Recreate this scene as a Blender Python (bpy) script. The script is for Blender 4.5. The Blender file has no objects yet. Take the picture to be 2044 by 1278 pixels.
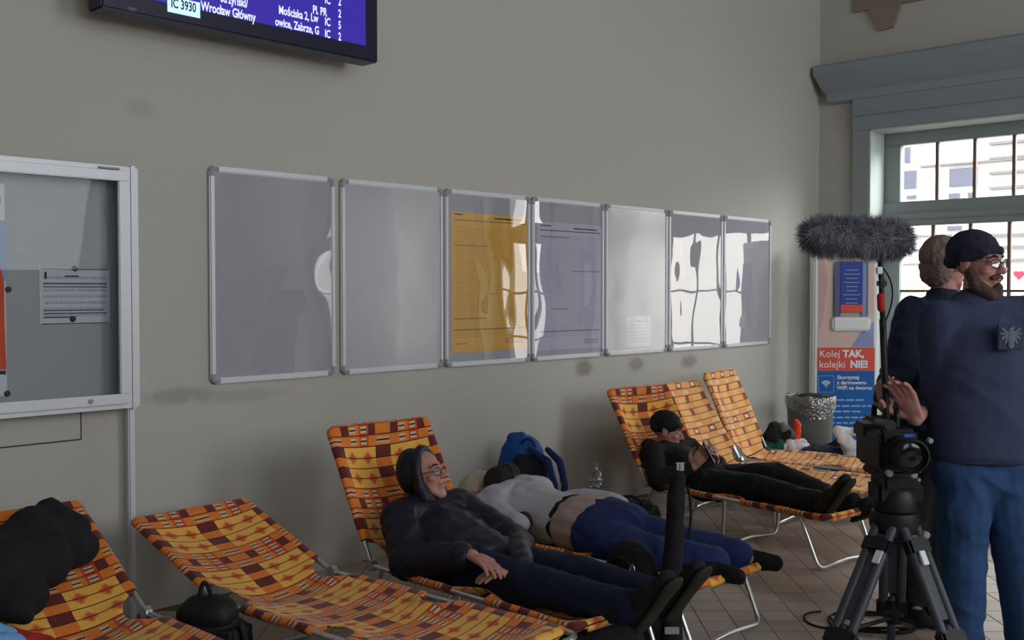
import bpy, bmesh, math, random
from mathutils import Vector, Matrix, noise
random.seed(7)
C = bpy.context.scene.collection
V = Vector
PI = math.pi
# ------------------------------------------------------------------ camera
FP, CX, CY, EYE = 2096.0, 1022.0, 639.0, 1.5
yaw = math.atan(1978 / 2096.0)            # angle between the long wall (+X) and the view axis
pit = math.atan(58 / 2096.0)
FW = V((math.cos(yaw) * math.cos(pit), math.sin(yaw) * math.cos(pit), -math.sin(pit)))
RT = V((math.sin(yaw), -math.cos(yaw), 0))
UP = V((math.cos(yaw) * math.sin(pit), math.sin(yaw) * math.sin(pit), math.cos(pit)))
cd = bpy.data.cameras.new('camera'); cam = bpy.data.objects.new('camera', cd); C.objects.link(cam)
cd.sensor_width = 36; cd.lens = FP / 2044 * 36; cd.clip_end = 200; cd.clip_start = 0.05
M3 = Matrix((RT, UP, -FW)).transposed()
cam.matrix_world = Matrix.Translation((0, 0, EYE)) @ M3.to_4x4()
bpy.context.scene.camera = cam
# ------------------------------------------------------------------ world, sun, lights, exposure
sc = bpy.context.scene
vs = sc.view_settings
vs.view_transform = 'Standard'; vs.look = 'None'; vs.gamma = 1; vs.use_curve_mapping = False
vs.exposure = 0.0
w = bpy.data.worlds.new('overcast_sky'); sc.world = w; w.use_nodes = True
bg = w.node_tree.nodes['Background']; bg.inputs[0].default_value = (0.86, 0.93, 1, 1); bg.inputs[1].default_value = 2.4
def area_light(name, loc, target, sx, sy, power, col=(0.96, 0.97, 1)):
    l = bpy.data.lights.new(name, 'AREA'); l.shape = 'RECTANGLE'; l.size = sx; l.size_y = sy; l.energy = power; l.color = col
    o = bpy.data.objects.new(name, l); C.objects.link(o); o.location = loc
    o.rotation_euler = (V(target) - V(loc)).to_track_quat('-Z', 'Y').to_euler()
    return o
sl = bpy.data.lights.new('sun', 'SUN'); sl.energy = 11; sl.angle = 0.6; sl.color = (1, 0.97, 0.92)  # lamp added to whiten the facade; the sky itself is overcast
so = bpy.data.objects.new('sun', sl); C.objects.link(so); so.rotation_euler = V((0.75, 0.2, -0.6)).to_track_quat('-Z', 'Y').to_euler()
# daylight coming in through the tall windows of the hall that are beside and behind the photographer
DAY = 80
for xx, k in ((-1.5, .08), (2.0, .6), (5.5, 1.6)):
    area_light('window_daylight', (xx, -5.1, 3.1), (xx + 1.8, 4.0, 1.7), 2.2, 3.0, DAY * k)
area_light('corner_fill', (10.8, 1.2, 3.9), (8.2, 4.5, 1.5), 2.6, 1.4, 620)  # added lamp out of view outside, brightens the wall near the corner
# daylight through the tall windows of the far wall
area_light('far_window_daylight', (9.7, -2.3, 2.0), (3, 2.6, 1.2), 1.7, 2.6, 45)

# ------------------------------------------------------------------ picture <-> place helpers (photo measured in 2044x1278)
def ray(x, y): return FW + RT * ((x - CX) / FP) + UP * ((CY - y) / FP)
def onz(x, y, z): d = ray(x, y); t = (z - EYE) / d.z; return V((t * d.x, t * d.y, z))
def ony(x, y, Y): d = ray(x, y); t = Y / d.y; return V((t * d.x, Y, EYE + t * d.z))
def onx(x, y, X): d = ray(x, y); t = X / d.x; return V((X, t * d.y, EYE + t * d.z))
def at(x, y, dep): return V((0, 0, EYE)) + ray(x, y) * dep
def proj(p):
    q = p - V((0, 0, EYE)); dz = q.dot(FW)
    return (CX + FP * q.dot(RT) / dz, CY - FP * q.dot(UP) / dz) if dz > .1 else (-9999, -9999)

# ------------------------------------------------------------------ materials
def srgb(r, g, b):
    f = lambda c: (c / 255 / 12.92) if c / 255 <= .04045 else ((c / 255 + .055) / 1.055) ** 2.4
    return (f(r), f(g), f(b), 1)
def newmat(name):
    m = bpy.data.materials.new(name); m.use_nodes = True
    return m, m.node_tree, m.node_tree.nodes['Principled BSDF']
def mat(name, col, rough=.7, metal=0, var=.12, scale=8, bump=0, bscale=60, spec=.3, sheen=0, emit=None, coat=0):
    m, t, p = newmat(name)
    n = t.nodes; L = t.links
    tc = n.new('ShaderNodeTexCoord'); nz = n.new('ShaderNodeTexNoise'); nz.inputs['Scale'].default_value = scale; nz.inputs['Detail'].default_value = 4
    L.new(tc.outputs['Object'], nz.inputs['Vector'])
    mx = n.new('ShaderNodeMix'); mx.data_type = 'RGBA'
    c = col
    mx.inputs[6].default_value = (c[0] * (1 - var), c[1] * (1 - var), c[2] * (1 - var), 1)
    mx.inputs[7].default_value = (min(1, c[0] * (1 + var)), min(1, c[1] * (1 + var)), min(1, c[2] * (1 + var)), 1)
    L.new(nz.outputs[0], mx.inputs[0]); L.new(mx.outputs[2], p.inputs['Base Color'])
    p.inputs['Roughness'].default_value = rough; p.inputs['Metallic'].default_value = metal
    p.inputs['Specular IOR Level'].default_value = spec
    if sheen: p.inputs['Sheen Weight'].default_value = sheen
    if coat: p.inputs['Coat Weight'].default_value = coat
    if emit: p.inputs['Emission Color'].default_value = col; p.inputs['Emission Strength'].default_value = emit
    if bump:
        b = n.new('ShaderNodeBump'); b.inputs['Strength'].default_value = bump; b.inputs['Distance'].default_value = .01
        n2 = n.new('ShaderNodeTexNoise'); n2.inputs['Scale'].default_value = bscale; n2.inputs['Detail'].default_value = 3
        L.new(tc.outputs['Object'], n2.inputs['Vector']); L.new(n2.outputs[0], b.inputs['Height']); L.new(b.outputs[0], p.inputs['Normal'])
    return m
class NT:
    """tiny expression helper for shader maths"""
    def __init__(s, t): s.t = t
    def m(s, op, *a):
        n = s.t.nodes.new('ShaderNodeMath'); n.operation = op
        for i, x in enumerate(a):
            if isinstance(x, (int, float)): n.inputs[i].default_value = x
            else: s.t.links.new(x, n.inputs[i])
        return n.outputs[0]
    def mix(s, f, a, b):
        n = s.t.nodes.new('ShaderNodeMix'); n.data_type = 'RGBA'
        for i, x in ((0, f), (6, a), (7, b)):
            if isinstance(x, (int, float, tuple)): n.inputs[i].default_value = x
            else: s.t.links.new(x, n.inputs[i])
        return n.outputs[2]
    def band(s, x, a, b): return s.m('MULTIPLY', s.m('GREATER_THAN', x, a), s.m('LESS_THAN', x, b))
    def near(s, x, c, r): return s.m('LESS_THAN', s.m('ABSOLUTE', s.m('SUBTRACT', x, c)), r)

def lounger_fabric(name, base, yellow, maroon, red, white, pale=False):
    m, t, p = newmat(name); q = NT(t); n = t.nodes
    uv = n.new('ShaderNodeUVMap'); uv.uv_map = 'UVMap'
    sp = n.new('ShaderNodeSeparateXYZ'); t.links.new(uv.outputs[0], sp.inputs[0])
    x, y = sp.outputs[0], sp.outputs[1]
    per = .29 if not pale else .17
    px = q.m('MODULO', q.m('ADD', x, per * 4 - .05), per)
    rr = q.m('DIVIDE', y, .049)
    row = q.m('MODULO', q.m('FLOOR', rr), 7.0)
    fr = q.m('FRACT', rr)
    yw = per * .69
    iny = q.m('LESS_THAN', px, yw)
    gap = q.m('SUBTRACT', 1.0, iny)
    isf = q.m('GREATER_THAN', row, 2.5)               # flower rows 3..6
    isw = q.m('SUBTRACT', 1.0, isf)
    odd = q.m('ADD', q.near(row, 3, .5), q.near(row, 5, .5))
    col = base
    nz = n.new('ShaderNodeTexNoise'); nz.inputs['Scale'].default_value = 9; t.links.new(uv.outputs[0], nz.inputs['Vector'])
    col = q.mix(q.m('MULTIPLY', nz.outputs[0], .45), base, tuple(c * .8 for c in base[:3]) + (1,))
    if not pale:
        col = q.mix(q.m('MULTIPLY', isf, iny), col, yellow)
        col = q.mix(q.m('MULTIPLY', q.m('MULTIPLY', isf, gap), odd), col, maroon)
        mid = q.near(row, 1, .5)
        col = q.mix(q.m('MULTIPLY', mid, q.m('MULTIPLY', iny, q.m('SUBTRACT', 1.0, q.band(px, .045, .155)))), col, maroon)
        col = q.mix(q.m('MULTIPLY', isw, q.band(px, .105, .16)), col, red)
        # woven little windows
        f1 = q.band(fr, .22, .8)
        wa = q.m('MULTIPLY', q.m('MULTIPLY', isw, q.m('ADD', q.band(px, .052, .085), q.band(px, .115, .148))), f1)
        col = q.mix(q.m('MULTIPLY', wa, .85), col, white)
        wb = q.m('MULTIPLY', q.m('MULTIPLY', q.m('SUBTRACT', isw, mid), q.band(px, .208, .284)), f1)
        col = q.mix(q.m('MULTIPLY', wb, .8), col, tuple(white[i] * .6 + base[i] * .4 for i in range(3)) + (1,))
        slit = q.m('MULTIPLY', q.m('ADD', wa, wb), q.near(fr, .5, .07))
        col = q.mix(slit, col, (.02, .008, .01, 1))
        # flowers sitting on the line between rows 3|4 and 5|6
        yy = q.m('MULTIPLY', q.m('SUBTRACT', q.m('MODULO', rr, 7.0), 4.0), .049)
        for cy_ in (0, .098):
            dy = q.m('SUBTRACT', yy, cy_)
            for cx_ in (.05, .15):
                dx = q.m('SUBTRACT', px, cx_)
                d = q.m('SQRT', q.m('ADD', q.m('MULTIPLY', dx, dx), q.m('MULTIPLY', dy, dy)))
                ang = q.m('ARCTAN2', dy, dx)
                rad = q.m('ADD', .027, q.m('MULTIPLY', q.m('COSINE', q.m('MULTIPLY', ang, 4.0)), .004))
                fac = n.new('ShaderNodeMapRange'); t.links.new(q.m('SUBTRACT', rad, d), fac.inputs[0])
                fac.inputs[1].default_value = -.004; fac.inputs[2].default_value = .012
                col = q.mix(q.m('MULTIPLY', fac.outputs[0], .95), col, red)
    else:
        col = q.mix(q.m('MULTIPLY', isf, q.band(px, .02, .1)), col, yellow)
        col = q.mix(q.m('MULTIPLY', odd, q.band(px, .115, .15)), col, maroon)
        mm = q.m('MULTIPLY', q.near(row, 1, .5), q.band(px, .03, .1))
        col = q.mix(mm, col, maroon)
        col = q.mix(q.m('MULTIPLY', mm, q.m('MULTIPLY', q.band(px, .045, .085), q.band(fr, .25, .75))), col, white)
        wb = q.m('MULTIPLY', q.m('MULTIPLY', q.m('SUBTRACT', isw, q.near(row, 1, .5)), q.band(px, .1, .16)), q.band(fr, .25, .75))
        col = q.mix(q.m('MULTIPLY', wb, .7), col, white)
    line = q.near(q.m('FRACT', q.m('ADD', rr, .5)), .5, .045)
    col = q.mix(line, col, (.025, .008, .008, 1))
    sub = q.near(q.m('FRACT', q.m('DIVIDE', px, .05)), .5, .02)
    col = q.mix(q.m('MULTIPLY', sub, .3), col, tuple(c * .5 for c in base[:3]) + (1,))
    t.links.new(col, p.inputs['Base Color'])
    p.inputs['Roughness'].default_value = .8; p.inputs['Specular IOR Level'].default_value = .25; p.inputs['Sheen Weight'].default_value = .15
    wv = n.new('ShaderNodeTexNoise'); wv.inputs['Scale'].default_value = 260; t.links.new(uv.outputs[0], wv.inputs['Vector'])
    b = n.new('ShaderNodeBump'); b.inputs['Strength'].default_value = .25; b.inputs['Distance'].default_value = .003
    t.links.new(wv.outputs[0], b.inputs['Height']); t.links.new(b.outputs[0], p.inputs['Normal'])
    return m
ORANGE = (.78, .21, .025, 1); YEL = (.86, .45, .08, 1); MAR = (.13, .018, .02, 1); RED = (.60, .075, .015, 1); WHI = (.62, .56, .40, 1)
MAT = {}
MAT['fabric'] = lounger_fabric('woven_patchwork_fabric', ORANGE, YEL, MAR, RED, WHI)
MAT['fabric2'] = lounger_fabric('glare_paled_fabric', (.85, .40, .13, 1), (.90, .50, .17, 1), (.30, .08, .06, 1), RED, (.8, .68, .45, 1), True)  # paler tones paint the window glare into the cloth
MAT['steel'] = mat('galvanised_tube', srgb(205, 207, 208), .28, .9, .08, 30)
MAT['alu'] = mat('brushed_aluminium', srgb(206, 209, 214), .42, .2, .05, 40)
MAT['alucap'] = mat('grey_corner_plastic', srgb(150, 152, 155), .5)
MAT['backing'] = mat('grey_board_backing', srgb(166, 166, 170), .6, var=.04)
MAT['blackfab'] = mat('black_cotton', srgb(27, 27, 31), .9, var=.2, bump=.3, bscale=90)
MAT['blackcoat'] = mat('black_coat_cloth', srgb(30, 31, 35), .95, var=.15, bump=.3, bscale=120)
MAT['navy'] = mat('navy_puffer_nylon', srgb(25, 26, 40), .5, var=.15, bump=.2, bscale=30)
MAT['navy2'] = mat('navy_sweatshirt', srgb(56, 64, 92), .9, var=.1, bump=.3, bscale=150)
MAT['jeansdark'] = mat('dark_denim', srgb(19, 27, 52), .9, var=.2, bump=.3, bscale=200)
MAT['jeans'] = mat('blue_denim', srgb(46, 74, 116), .9, var=.22, scale=5, bump=.3, bscale=200)
MAT['jeans2'] = mat('mid_blue_denim', srgb(38, 52, 100), .9, var=.25, scale=6, bump=.3, bscale=200)
MAT['greyjk'] = mat('light_grey_fleece', srgb(178, 176, 184), .95, var=.06, bump=.3, bscale=100)
MAT['beige'] = mat('beige_knit', srgb(176, 156, 148), .95, var=.08, bump=.3, bscale=150)
MAT['cream'] = mat('cream_fleece', srgb(190, 180, 165), .95, var=.08, bump=.5, bscale=120)
MAT['skin'] = mat('skin', srgb(176, 128, 116), .6, var=.08, scale=12)
MAT['lips'] = mat('lips', srgb(130, 72, 70), .5)
MAT['hair'] = mat('dark_hair', srgb(34, 28, 26), .7, var=.3, bump=.6, bscale=80)
MAT['greyhair'] = mat('grey_brown_hair', srgb(122, 104, 96), .8, var=.3, bump=.6, bscale=80)
MAT['beard'] = mat('brown_beard', srgb(84, 66, 62), .9, var=.3, bump=.8, bscale=90)
MAT['beanie'] = mat('navy_beanie_knit', srgb(42, 44, 62), .95, var=.1, bump=.5, bscale=120)
MAT['blackplastic'] = mat('black_plastic', srgb(24, 24, 26), .45)
MAT['rubber'] = mat('black_rubber', srgb(20, 20, 20), .7)
MAT['sole'] = mat('olive_black_sole', srgb(40, 39, 32), .8, var=.2, scale=30)
MAT['tripod'] = mat('grey_tripod_tube', srgb(70, 74, 80), .5, .3)
MAT['bluebag'] = mat('blue_backpack_nylon', srgb(20, 72, 140), .6, var=.1, bump=.3, bscale=60)
MAT['blueweb'] = mat('dark_blue_webbing', srgb(22, 44, 92), .7)
MAT['meshdark'] = mat('dark_mesh_pad', srgb(34, 36, 44), .9)
MAT['bin'] = mat('grey_bin_plastic', srgb(104, 107, 104), .6, var=.05)
MAT['white'] = mat('white_plastic', srgb(225, 228, 230), .5, var=.03)
MAT['paper'] = mat('white_paper', srgb(214, 214, 220), .8, var=.02)
MAT['red'] = mat('red_cloth', srgb(176, 44, 40), .8)
MAT['brightred'] = mat('red_plastic_bag', srgb(225, 60, 30), .5)
MAT['green'] = mat('green_cloth', srgb(20, 84, 56), .8)
MAT['lightblue'] = mat('light_blue_cloth', srgb(110, 160, 215), .85)
MAT['maroon'] = mat('maroon_cloth', srgb(70, 34, 32), .9)
MAT['lensglass'] = mat('camera_lens_glass', srgb(14, 16, 28), .12, spec=.6)
MAT['fur'] = mat('grey_windshield_fur', srgb(136, 137, 147), .9, var=.3, scale=60)
MAT['lensthin'] = mat('spectacle_wire', srgb(90, 88, 90), .3, .8)
MAT['frameGreen'] = mat('grey_green_painted_wood', srgb(140, 150, 150), .55, var=.05)
MAT['reveal'] = mat('pale_green_reveal_paint', srgb(190, 202, 194), .6, var=.04)
MAT['lintel'] = mat('blue_grey_lintel_paint', srgb(138, 148, 156), .7, var=.05, scale=3)
MAT['bar'] = mat('window_bar_paint', srgb(112, 96, 88), .6)
MAT['facade'] = mat('cream_facade_stucco', srgb(246, 243, 238), .9, var=.02)
MAT['facadewin'] = mat('facade_window_glass', srgb(88, 90, 104), .4)
MAT['facadetrim'] = mat('facade_cornice', srgb(112, 110, 108), .9)
MAT['asphalt'] = mat('street_asphalt', srgb(150, 150, 150), .9)
MAT['ceil'] = mat('ceiling_plaster', srgb(170, 168, 160), .9)
MAT['grout'] = mat('dark_grout', srgb(104, 95, 88), .95)
MAT['tile'] = mat('stone_grey_tile', srgb(166, 151, 138), .42, var=.10, scale=2.5, spec=.5)
MAT['ink'] = mat('black_print', srgb(60, 60, 66), .8)
MAT['magnet'] = mat('dark_magnet', srgb(50, 50, 52), .5)

def wall_mat(name, base, smudges=()):
    m, t, p = newmat(name); q = NT(t); n = t.nodes
    g = n.new('ShaderNodeNewGeometry')
    nz = n.new('ShaderNodeTexNoise'); nz.inputs['Scale'].default_value = .9; nz.inputs['Detail'].default_value = 5; t.links.new(g.outputs['Position'], nz.inputs['Vector'])
    col = q.mix(nz.outputs[0], tuple(c * .94 for c in base[:3]) + (1,), tuple(min(1, c * 1.05) for c in base[:3]) + (1,))
    sp = n.new('ShaderNodeSeparateXYZ'); t.links.new(g.outputs['Position'], sp.inputs[0])
    n2 = n.new('ShaderNodeTexNoise'); n2.inputs['Scale'].default_value = 14; n2.inputs['Detail'].default_value = 5; t.links.new(g.outputs['Position'], n2.inputs['Vector'])
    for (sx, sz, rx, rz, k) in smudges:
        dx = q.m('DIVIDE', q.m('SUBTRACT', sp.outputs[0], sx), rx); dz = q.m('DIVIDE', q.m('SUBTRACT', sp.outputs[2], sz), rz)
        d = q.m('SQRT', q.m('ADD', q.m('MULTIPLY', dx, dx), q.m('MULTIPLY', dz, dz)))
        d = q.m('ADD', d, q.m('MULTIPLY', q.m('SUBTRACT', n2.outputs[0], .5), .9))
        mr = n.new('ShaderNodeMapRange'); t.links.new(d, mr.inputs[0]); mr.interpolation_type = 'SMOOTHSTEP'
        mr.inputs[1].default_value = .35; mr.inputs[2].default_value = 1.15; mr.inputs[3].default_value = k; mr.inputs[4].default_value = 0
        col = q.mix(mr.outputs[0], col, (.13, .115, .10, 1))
    t.links.new(col, p.inputs['Base Color']); p.inputs['Roughness'].default_value = .75; p.inputs['Specular IOR Level'].default_value = .25
    n3 = n.new('ShaderNodeTexNoise'); n3.inputs['Scale'].default_value = 45; n3.inputs['Detail'].default_value = 4; t.links.new(g.outputs['Position'], n3.inputs['Vector'])
    b = n.new('ShaderNodeBump'); b.inputs['Strength'].default_value = .12; b.inputs['Distance'].default_value = .01
    t.links.new(n3.outputs[0], b.inputs['Height']); t.links.new(b.outputs[0], p.inputs['Normal'])
    return m
def glass_mat(name, tint=(1, 1, 1, 1), wav=0.0, scale=3, gloss=.08, rough=0.0, maxg=.6):
    m = bpy.data.materials.new(name); m.use_nodes = True; t = m.node_tree; n = t.nodes; n.remove(n['Principled BSDF'])
    tr = n.new('ShaderNodeBsdfTransparent'); tr.inputs[0].default_value = tint
    gl = n.new('ShaderNodeBsdfGlossy'); gl.inputs['Roughness'].default_value = rough
    fr = n.new('ShaderNodeLayerWeight'); fr.inputs[0].default_value = .35
    mr = n.new('ShaderNodeMapRange'); mr.inputs[3].default_value = gloss; mr.inputs[4].default_value = maxg
    t.links.new(fr.outputs['Fresnel'], mr.inputs[0])
    mx = n.new('ShaderNodeMixShader'); t.links.new(mr.outputs[0], mx.inputs[0]); t.links.new(tr.outputs[0], mx.inputs[1]); t.links.new(gl.outputs[0], mx.inputs[2])
    t.links.new(mx.outputs[0], n['Material Output'].inputs[0])
    if wav:
        g = n.new('ShaderNodeNewGeometry'); nz = n.new('ShaderNodeTexNoise'); nz.inputs['Scale'].default_value = scale; nz.inputs['Detail'].default_value = 1
        t.links.new(g.outputs['Position'], nz.inputs['Vector'])
        b = n.new('ShaderNodeBump'); b.inputs['Strength'].default_value = 1; b.inputs['Distance'].default_value = wav
        t.links.new(nz.outputs[0], b.inputs['Height']); t.links.new(b.outputs[0], gl.inputs['Normal'])
    return m
MAT['pane'] = glass_mat('window_glass', gloss=.03, maxg=.5)
MAT['casepane'] = glass_mat('case_glass', (.93, .95, .95, 1), gloss=.006, wav=.002, scale=2, maxg=.05)
MAT['cover'] = glass_mat('wavy_plastic_cover', (.97, .97, 1, 1), .003, 2.2, .045, .0, maxg=.22)
MAT['covermatt'] = glass_mat('matt_plastic_cover', (.97, .97, 1, 1), .006, 3, .05, .25, maxg=.26)
MAT['bottle'] = glass_mat('clear_bottle_plastic', (.9, .93, .95, 1), .01, 30, .12, .05)
MAT['liner'] = glass_mat('clear_bin_liner', (.85, .87, .87, 1), .02, 40, .22, .2)

def sheet_mat(name, base, ink, rows, seed=0, cols=2, head=.9):
    """printed sheet: rows of tiny illegible print, flat on the paper (UV 0..1)"""
    m, t, p = newmat(name); q = NT(t); n = t.nodes
    uv = n.new('ShaderNodeUVMap'); uv.uv_map = 'UVMap'; sp = n.new('ShaderNodeSeparateXYZ'); t.links.new(uv.outputs[0], sp.inputs[0])
    x, y = sp.outputs[0], sp.outputs[1]
    fr = q.m('FRACT', q.m('MULTIPLY', y, rows))
    cb = n.new('ShaderNodeCombineXYZ'); t.links.new(q.m('MULTIPLY', x, 60), cb.inputs[0]); t.links.new(q.m('ADD', q.m('FLOOR', q.m('MULTIPLY', y, rows)), seed), cb.inputs[1])
    nz = n.new('ShaderNodeTexNoise'); nz.inputs['Scale'].default_value = 1; t.links.new(cb.outputs[0], nz.inputs['Vector'])
    txt = q.m('MULTIPLY', q.m('MULTIPLY', q.band(fr, .3, .7), q.m('GREATER_THAN', nz.outputs[0], .47)), q.m('MULTIPLY', q.band(x, .05, .95), q.band(y, .1, head)))
    col = q.mix(q.m('MULTIPLY', txt, .38), base, ink)
    t.links.new(col, p.inputs['Base Color']); p.inputs['Roughness'].default_value = .7
    return m
MAT['yellowsheet'] = sheet_mat('yellow_timetable_print', srgb(226, 172, 62), srgb(90, 70, 30), 70)
MAT['whitesheet'] = sheet_mat('white_timetable_print', srgb(188, 184, 202), srgb(70, 70, 90), 70, 5)
MAT['noticesheet'] = sheet_mat('notice_print', srgb(200, 200, 210), srgb(60, 60, 80), 9, 9)

# ------------------------------------------------------------------ mesh helpers
WM = {}
def tag(o, label=None, cat=None, group=None, kind=None):
    if label: o['label'] = label
    if cat: o['category'] = cat
    if group: o['group'] = group
    if kind: o['kind'] = kind
    return o
def thing(name, label, cat, loc, rz=0, group=None):
    o = bpy.data.objects.new(name, None); C.objects.link(o); o.empty_display_size = .1
    o.location = loc; o.rotation_euler = (0, 0, rz)
    WM[o.name] = Matrix.Translation(loc) @ Matrix.Rotation(rz, 4, 'Z')
    return tag(o, label, cat, group)
def link(name, me, m, parent=None, smooth=True, ang=40):
    """me holds world coordinates; parent them or give them an origin at their base"""
    if m: me.materials.append(MAT[m] if isinstance(m, str) else m)
    o = bpy.data.objects.new(name, me); C.objects.link(o)
    if parent:
        W = WM[parent.name]; me.transform(W.inverted()); o.parent = parent; WM[o.name] = W
    else:
        xs = [v.co for v in me.vertices]
        c = V(((min(v.x for v in xs) + max(v.x for v in xs)) / 2, (min(v.y for v in xs) + max(v.y for v in xs)) / 2, min(v.z for v in xs)))
        me.transform(Matrix.Translation(-c)); o.location = c; WM[o.name] = Matrix.Translation(c)
    if smooth:
        me.shade_smooth()
        if ang: me.set_sharp_from_angle(angle=math.radians(ang))
    return o
def frame_of(d, hint=V((0, 0, 1))):
    d = d.normalized()
    if abs(d.dot(hint)) > .97: hint = V((1, 0, 0))
    a = d.cross(hint).normalized(); return a, a.cross(d).normalized(), d
class MB:
    def __init__(s): s.v = []; s.f = []; s.uv = None
    def add(s, vs_, fs):
        k = len(s.v); s.v += [V(x) for x in vs_]; s.f += [tuple(i + k for i in f) for f in fs]
    def box(s, c, size, R=None, bev=0):
        c = V(c); x, y, z = [q / 2 for q in size]
        if bev:
            bm = bmesh.new(); bmesh.ops.create_cube(bm, size=1)
            for v in bm.verts: v.co = V((v.co.x * size[0], v.co.y * size[1], v.co.z * size[2]))
            bmesh.ops.bevel(bm, geom=bm.edges[:], offset=bev, segments=2, affect='EDGES')
            vs_ = [(R @ v.co if R else v.co) + c for v in bm.verts]; bm.verts.index_update()
            fs = [tuple(v.index for v in f.verts) for f in bm.faces]; bm.free(); s.add(vs_, fs); return s
        P = [V((i * x, j * y, k * z)) for i in (-1, 1) for j in (-1, 1) for k in (-1, 1)]
        P = [(R @ p if R else p) + c for p in P]
        s.add(P, [(0, 1, 3, 2), (4, 6, 7, 5), (0, 4, 5, 1), (2, 3, 7, 6), (0, 2, 6, 4), (1, 5, 7, 3)]); return s
    def tube(s, pts, r, seg=10, closed=False):
        pts = [V(p) for p in pts]; n = len(pts); rs = r if isinstance(r, (list, tuple)) else [r] * n
        T = []
        for i in range(n):
            a = pts[(i - 1) % n] if (closed or i > 0) else pts[i]; b = pts[(i + 1) % n] if (closed or i < n - 1) else pts[i]
            T.append((b - a).normalized())
        a0, b0, _ = frame_of(T[0]); k = len(s.v)
        for i in range(n):
            a0 = (a0 - T[i] * a0.dot(T[i])).normalized(); b0 = T[i].cross(a0)
            for j in range(seg):
                an = 2 * PI * j / seg; s.v.append(pts[i] + (a0 * math.cos(an) + b0 * math.sin(an)) * rs[i])
        for i in range(n if closed else n - 1):
            i2 = (i + 1) % n
            for j in range(seg):
                j2 = (j + 1) % seg; s.f.append((k + i * seg + j, k + i * seg + j2, k + i2 * seg + j2, k + i2 * seg + j))
        if not closed:
            s.f.append(tuple(k + j for j in range(seg))[::-1]); s.f.append(tuple(k + (n - 1) * seg + j for j in range(seg)))
        return s
    def cap(s, a, b, ra, rb=None, flat=None, k=1, seg=14):
        """tapered capsule; offsets along direction flat are scaled by k"""
        a, b = V(a), V(b); rb = ra if rb is None else rb
        d = b - a
        if d.length < 1e-5: d = V((0, 0, 1e-4)); b = a + d
        x, y, d = frame_of(d); rings = []
        for i in range(5): th = PI / 2 * (1 - i / 4); rings.append((a, ra, th, -1))
        for i in range(5): th = PI / 2 * (i / 4); rings.append((b, rb, th, 1))
        kk = len(s.v); m_ = 0
        fl = V(flat).normalized() if flat is not None else None
        for (c, r, th, sg) in rings:
            for j in range(seg):
                an = 2 * PI * j / seg
                o = (x * math.cos(an) + y * math.sin(an)) * (r * max(math.cos(th), .02)) + d * (sg * r * math.sin(th))
                if fl is not None: o -= fl * (o.dot(fl) * (1 - k))
                s.v.append(c + o)
        for i in range(9):
            for j in range(seg):
                j2 = (j + 1) % seg; s.f.append((kk + i * seg + j, kk + i * seg + j2, kk + (i + 1) * seg + j2, kk + (i + 1) * seg + j))
        s.f.append(tuple(kk + j for j in range(seg))[::-1]); s.f.append(tuple(kk + 9 * seg + j for j in range(seg)))
        return s
    def chain(s, pts, rs, flat=None, k=1):
        for i in range(len(pts) - 1): s.cap(pts[i], pts[i + 1], rs[i], rs[i + 1], flat, k)
        return s
    def ell(s, c, r, R=None, seg=16, rg=10):
        k = len(s.v); c = V(c)
        for i in range(rg + 1):
            th = PI * i / rg
            for j in range(seg):
                an = 2 * PI * j / seg; st = max(math.sin(th), .01)
                p = V((r[0] * st * math.cos(an), r[1] * st * math.sin(an), r[2] * math.cos(th)))
                s.v.append((R @ p if R else p) + c)
        for i in range(rg):
            for j in range(seg):
                j2 = (j + 1) % seg; s.f.append((k + i * seg + j, k + (i + 1) * seg + j, k + (i + 1) * seg + j2, k + i * seg + j2))
        s.f.append(tuple(k + j for j in range(seg))); s.f.append(tuple(k + rg * seg + j for j in range(seg))[::-1])
        return s
    def lathe(s, c, prof, R=None, seg=24, cap=True):
        k = len(s.v); c = V(c)
        for (r, z) in prof:
            for j in range(seg):
                an = 2 * PI * j / seg; p = V((r * math.cos(an), r * math.sin(an), z)); s.v.append((R @ p if R else p) + c)
        for i in range(len(prof) - 1):
            for j in range(seg):
                j2 = (j + 1) % seg; s.f.append((k + i * seg + j, k + i * seg + j2, k + (i + 1) * seg + j2, k + (i + 1) * seg + j))
        if cap:
            s.f.append(tuple(k + j for j in range(seg))[::-1]); s.f.append(tuple(k + (len(prof) - 1) * seg + j for j in range(seg)))
        return s
    def mesh(s, name='m'):
        me = bpy.data.meshes.new(name); me.from_pydata([tuple(v) for v in s.v], [], s.f); me.update(); return me
    def build(s, name, m, parent=None, smooth=True, ang=40):
        me = s.mesh(name); bm = bmesh.new(); bm.from_mesh(me); bmesh.ops.recalc_face_normals(bm, faces=bm.faces); bm.to_mesh(me); bm.free()
        return link(name, me, m, parent, smooth, ang)
    def soft(s, name, m, parent=None, vox=.008, amp=0, freq=8, smooth=4, quilt=None, seed=0):
        """join overlapping forms into one continuous skin, then fold it"""
        me = s.mesh(name); o = bpy.data.objects.new('t', me); C.objects.link(o)
        md = o.modifiers.new('r', 'REMESH'); md.mode = 'VOXEL'; md.voxel_size = vox
        if smooth: ms = o.modifiers.new('s', 'SMOOTH'); ms.iterations = smooth; ms.factor = .5
        dg = bpy.context.evaluated_depsgraph_get(); dg.update()
        me2 = bpy.data.meshes.new_from_object(o.evaluated_get(dg)); me2.name = name
        bpy.data.objects.remove(o); bpy.data.meshes.remove(me)
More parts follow.
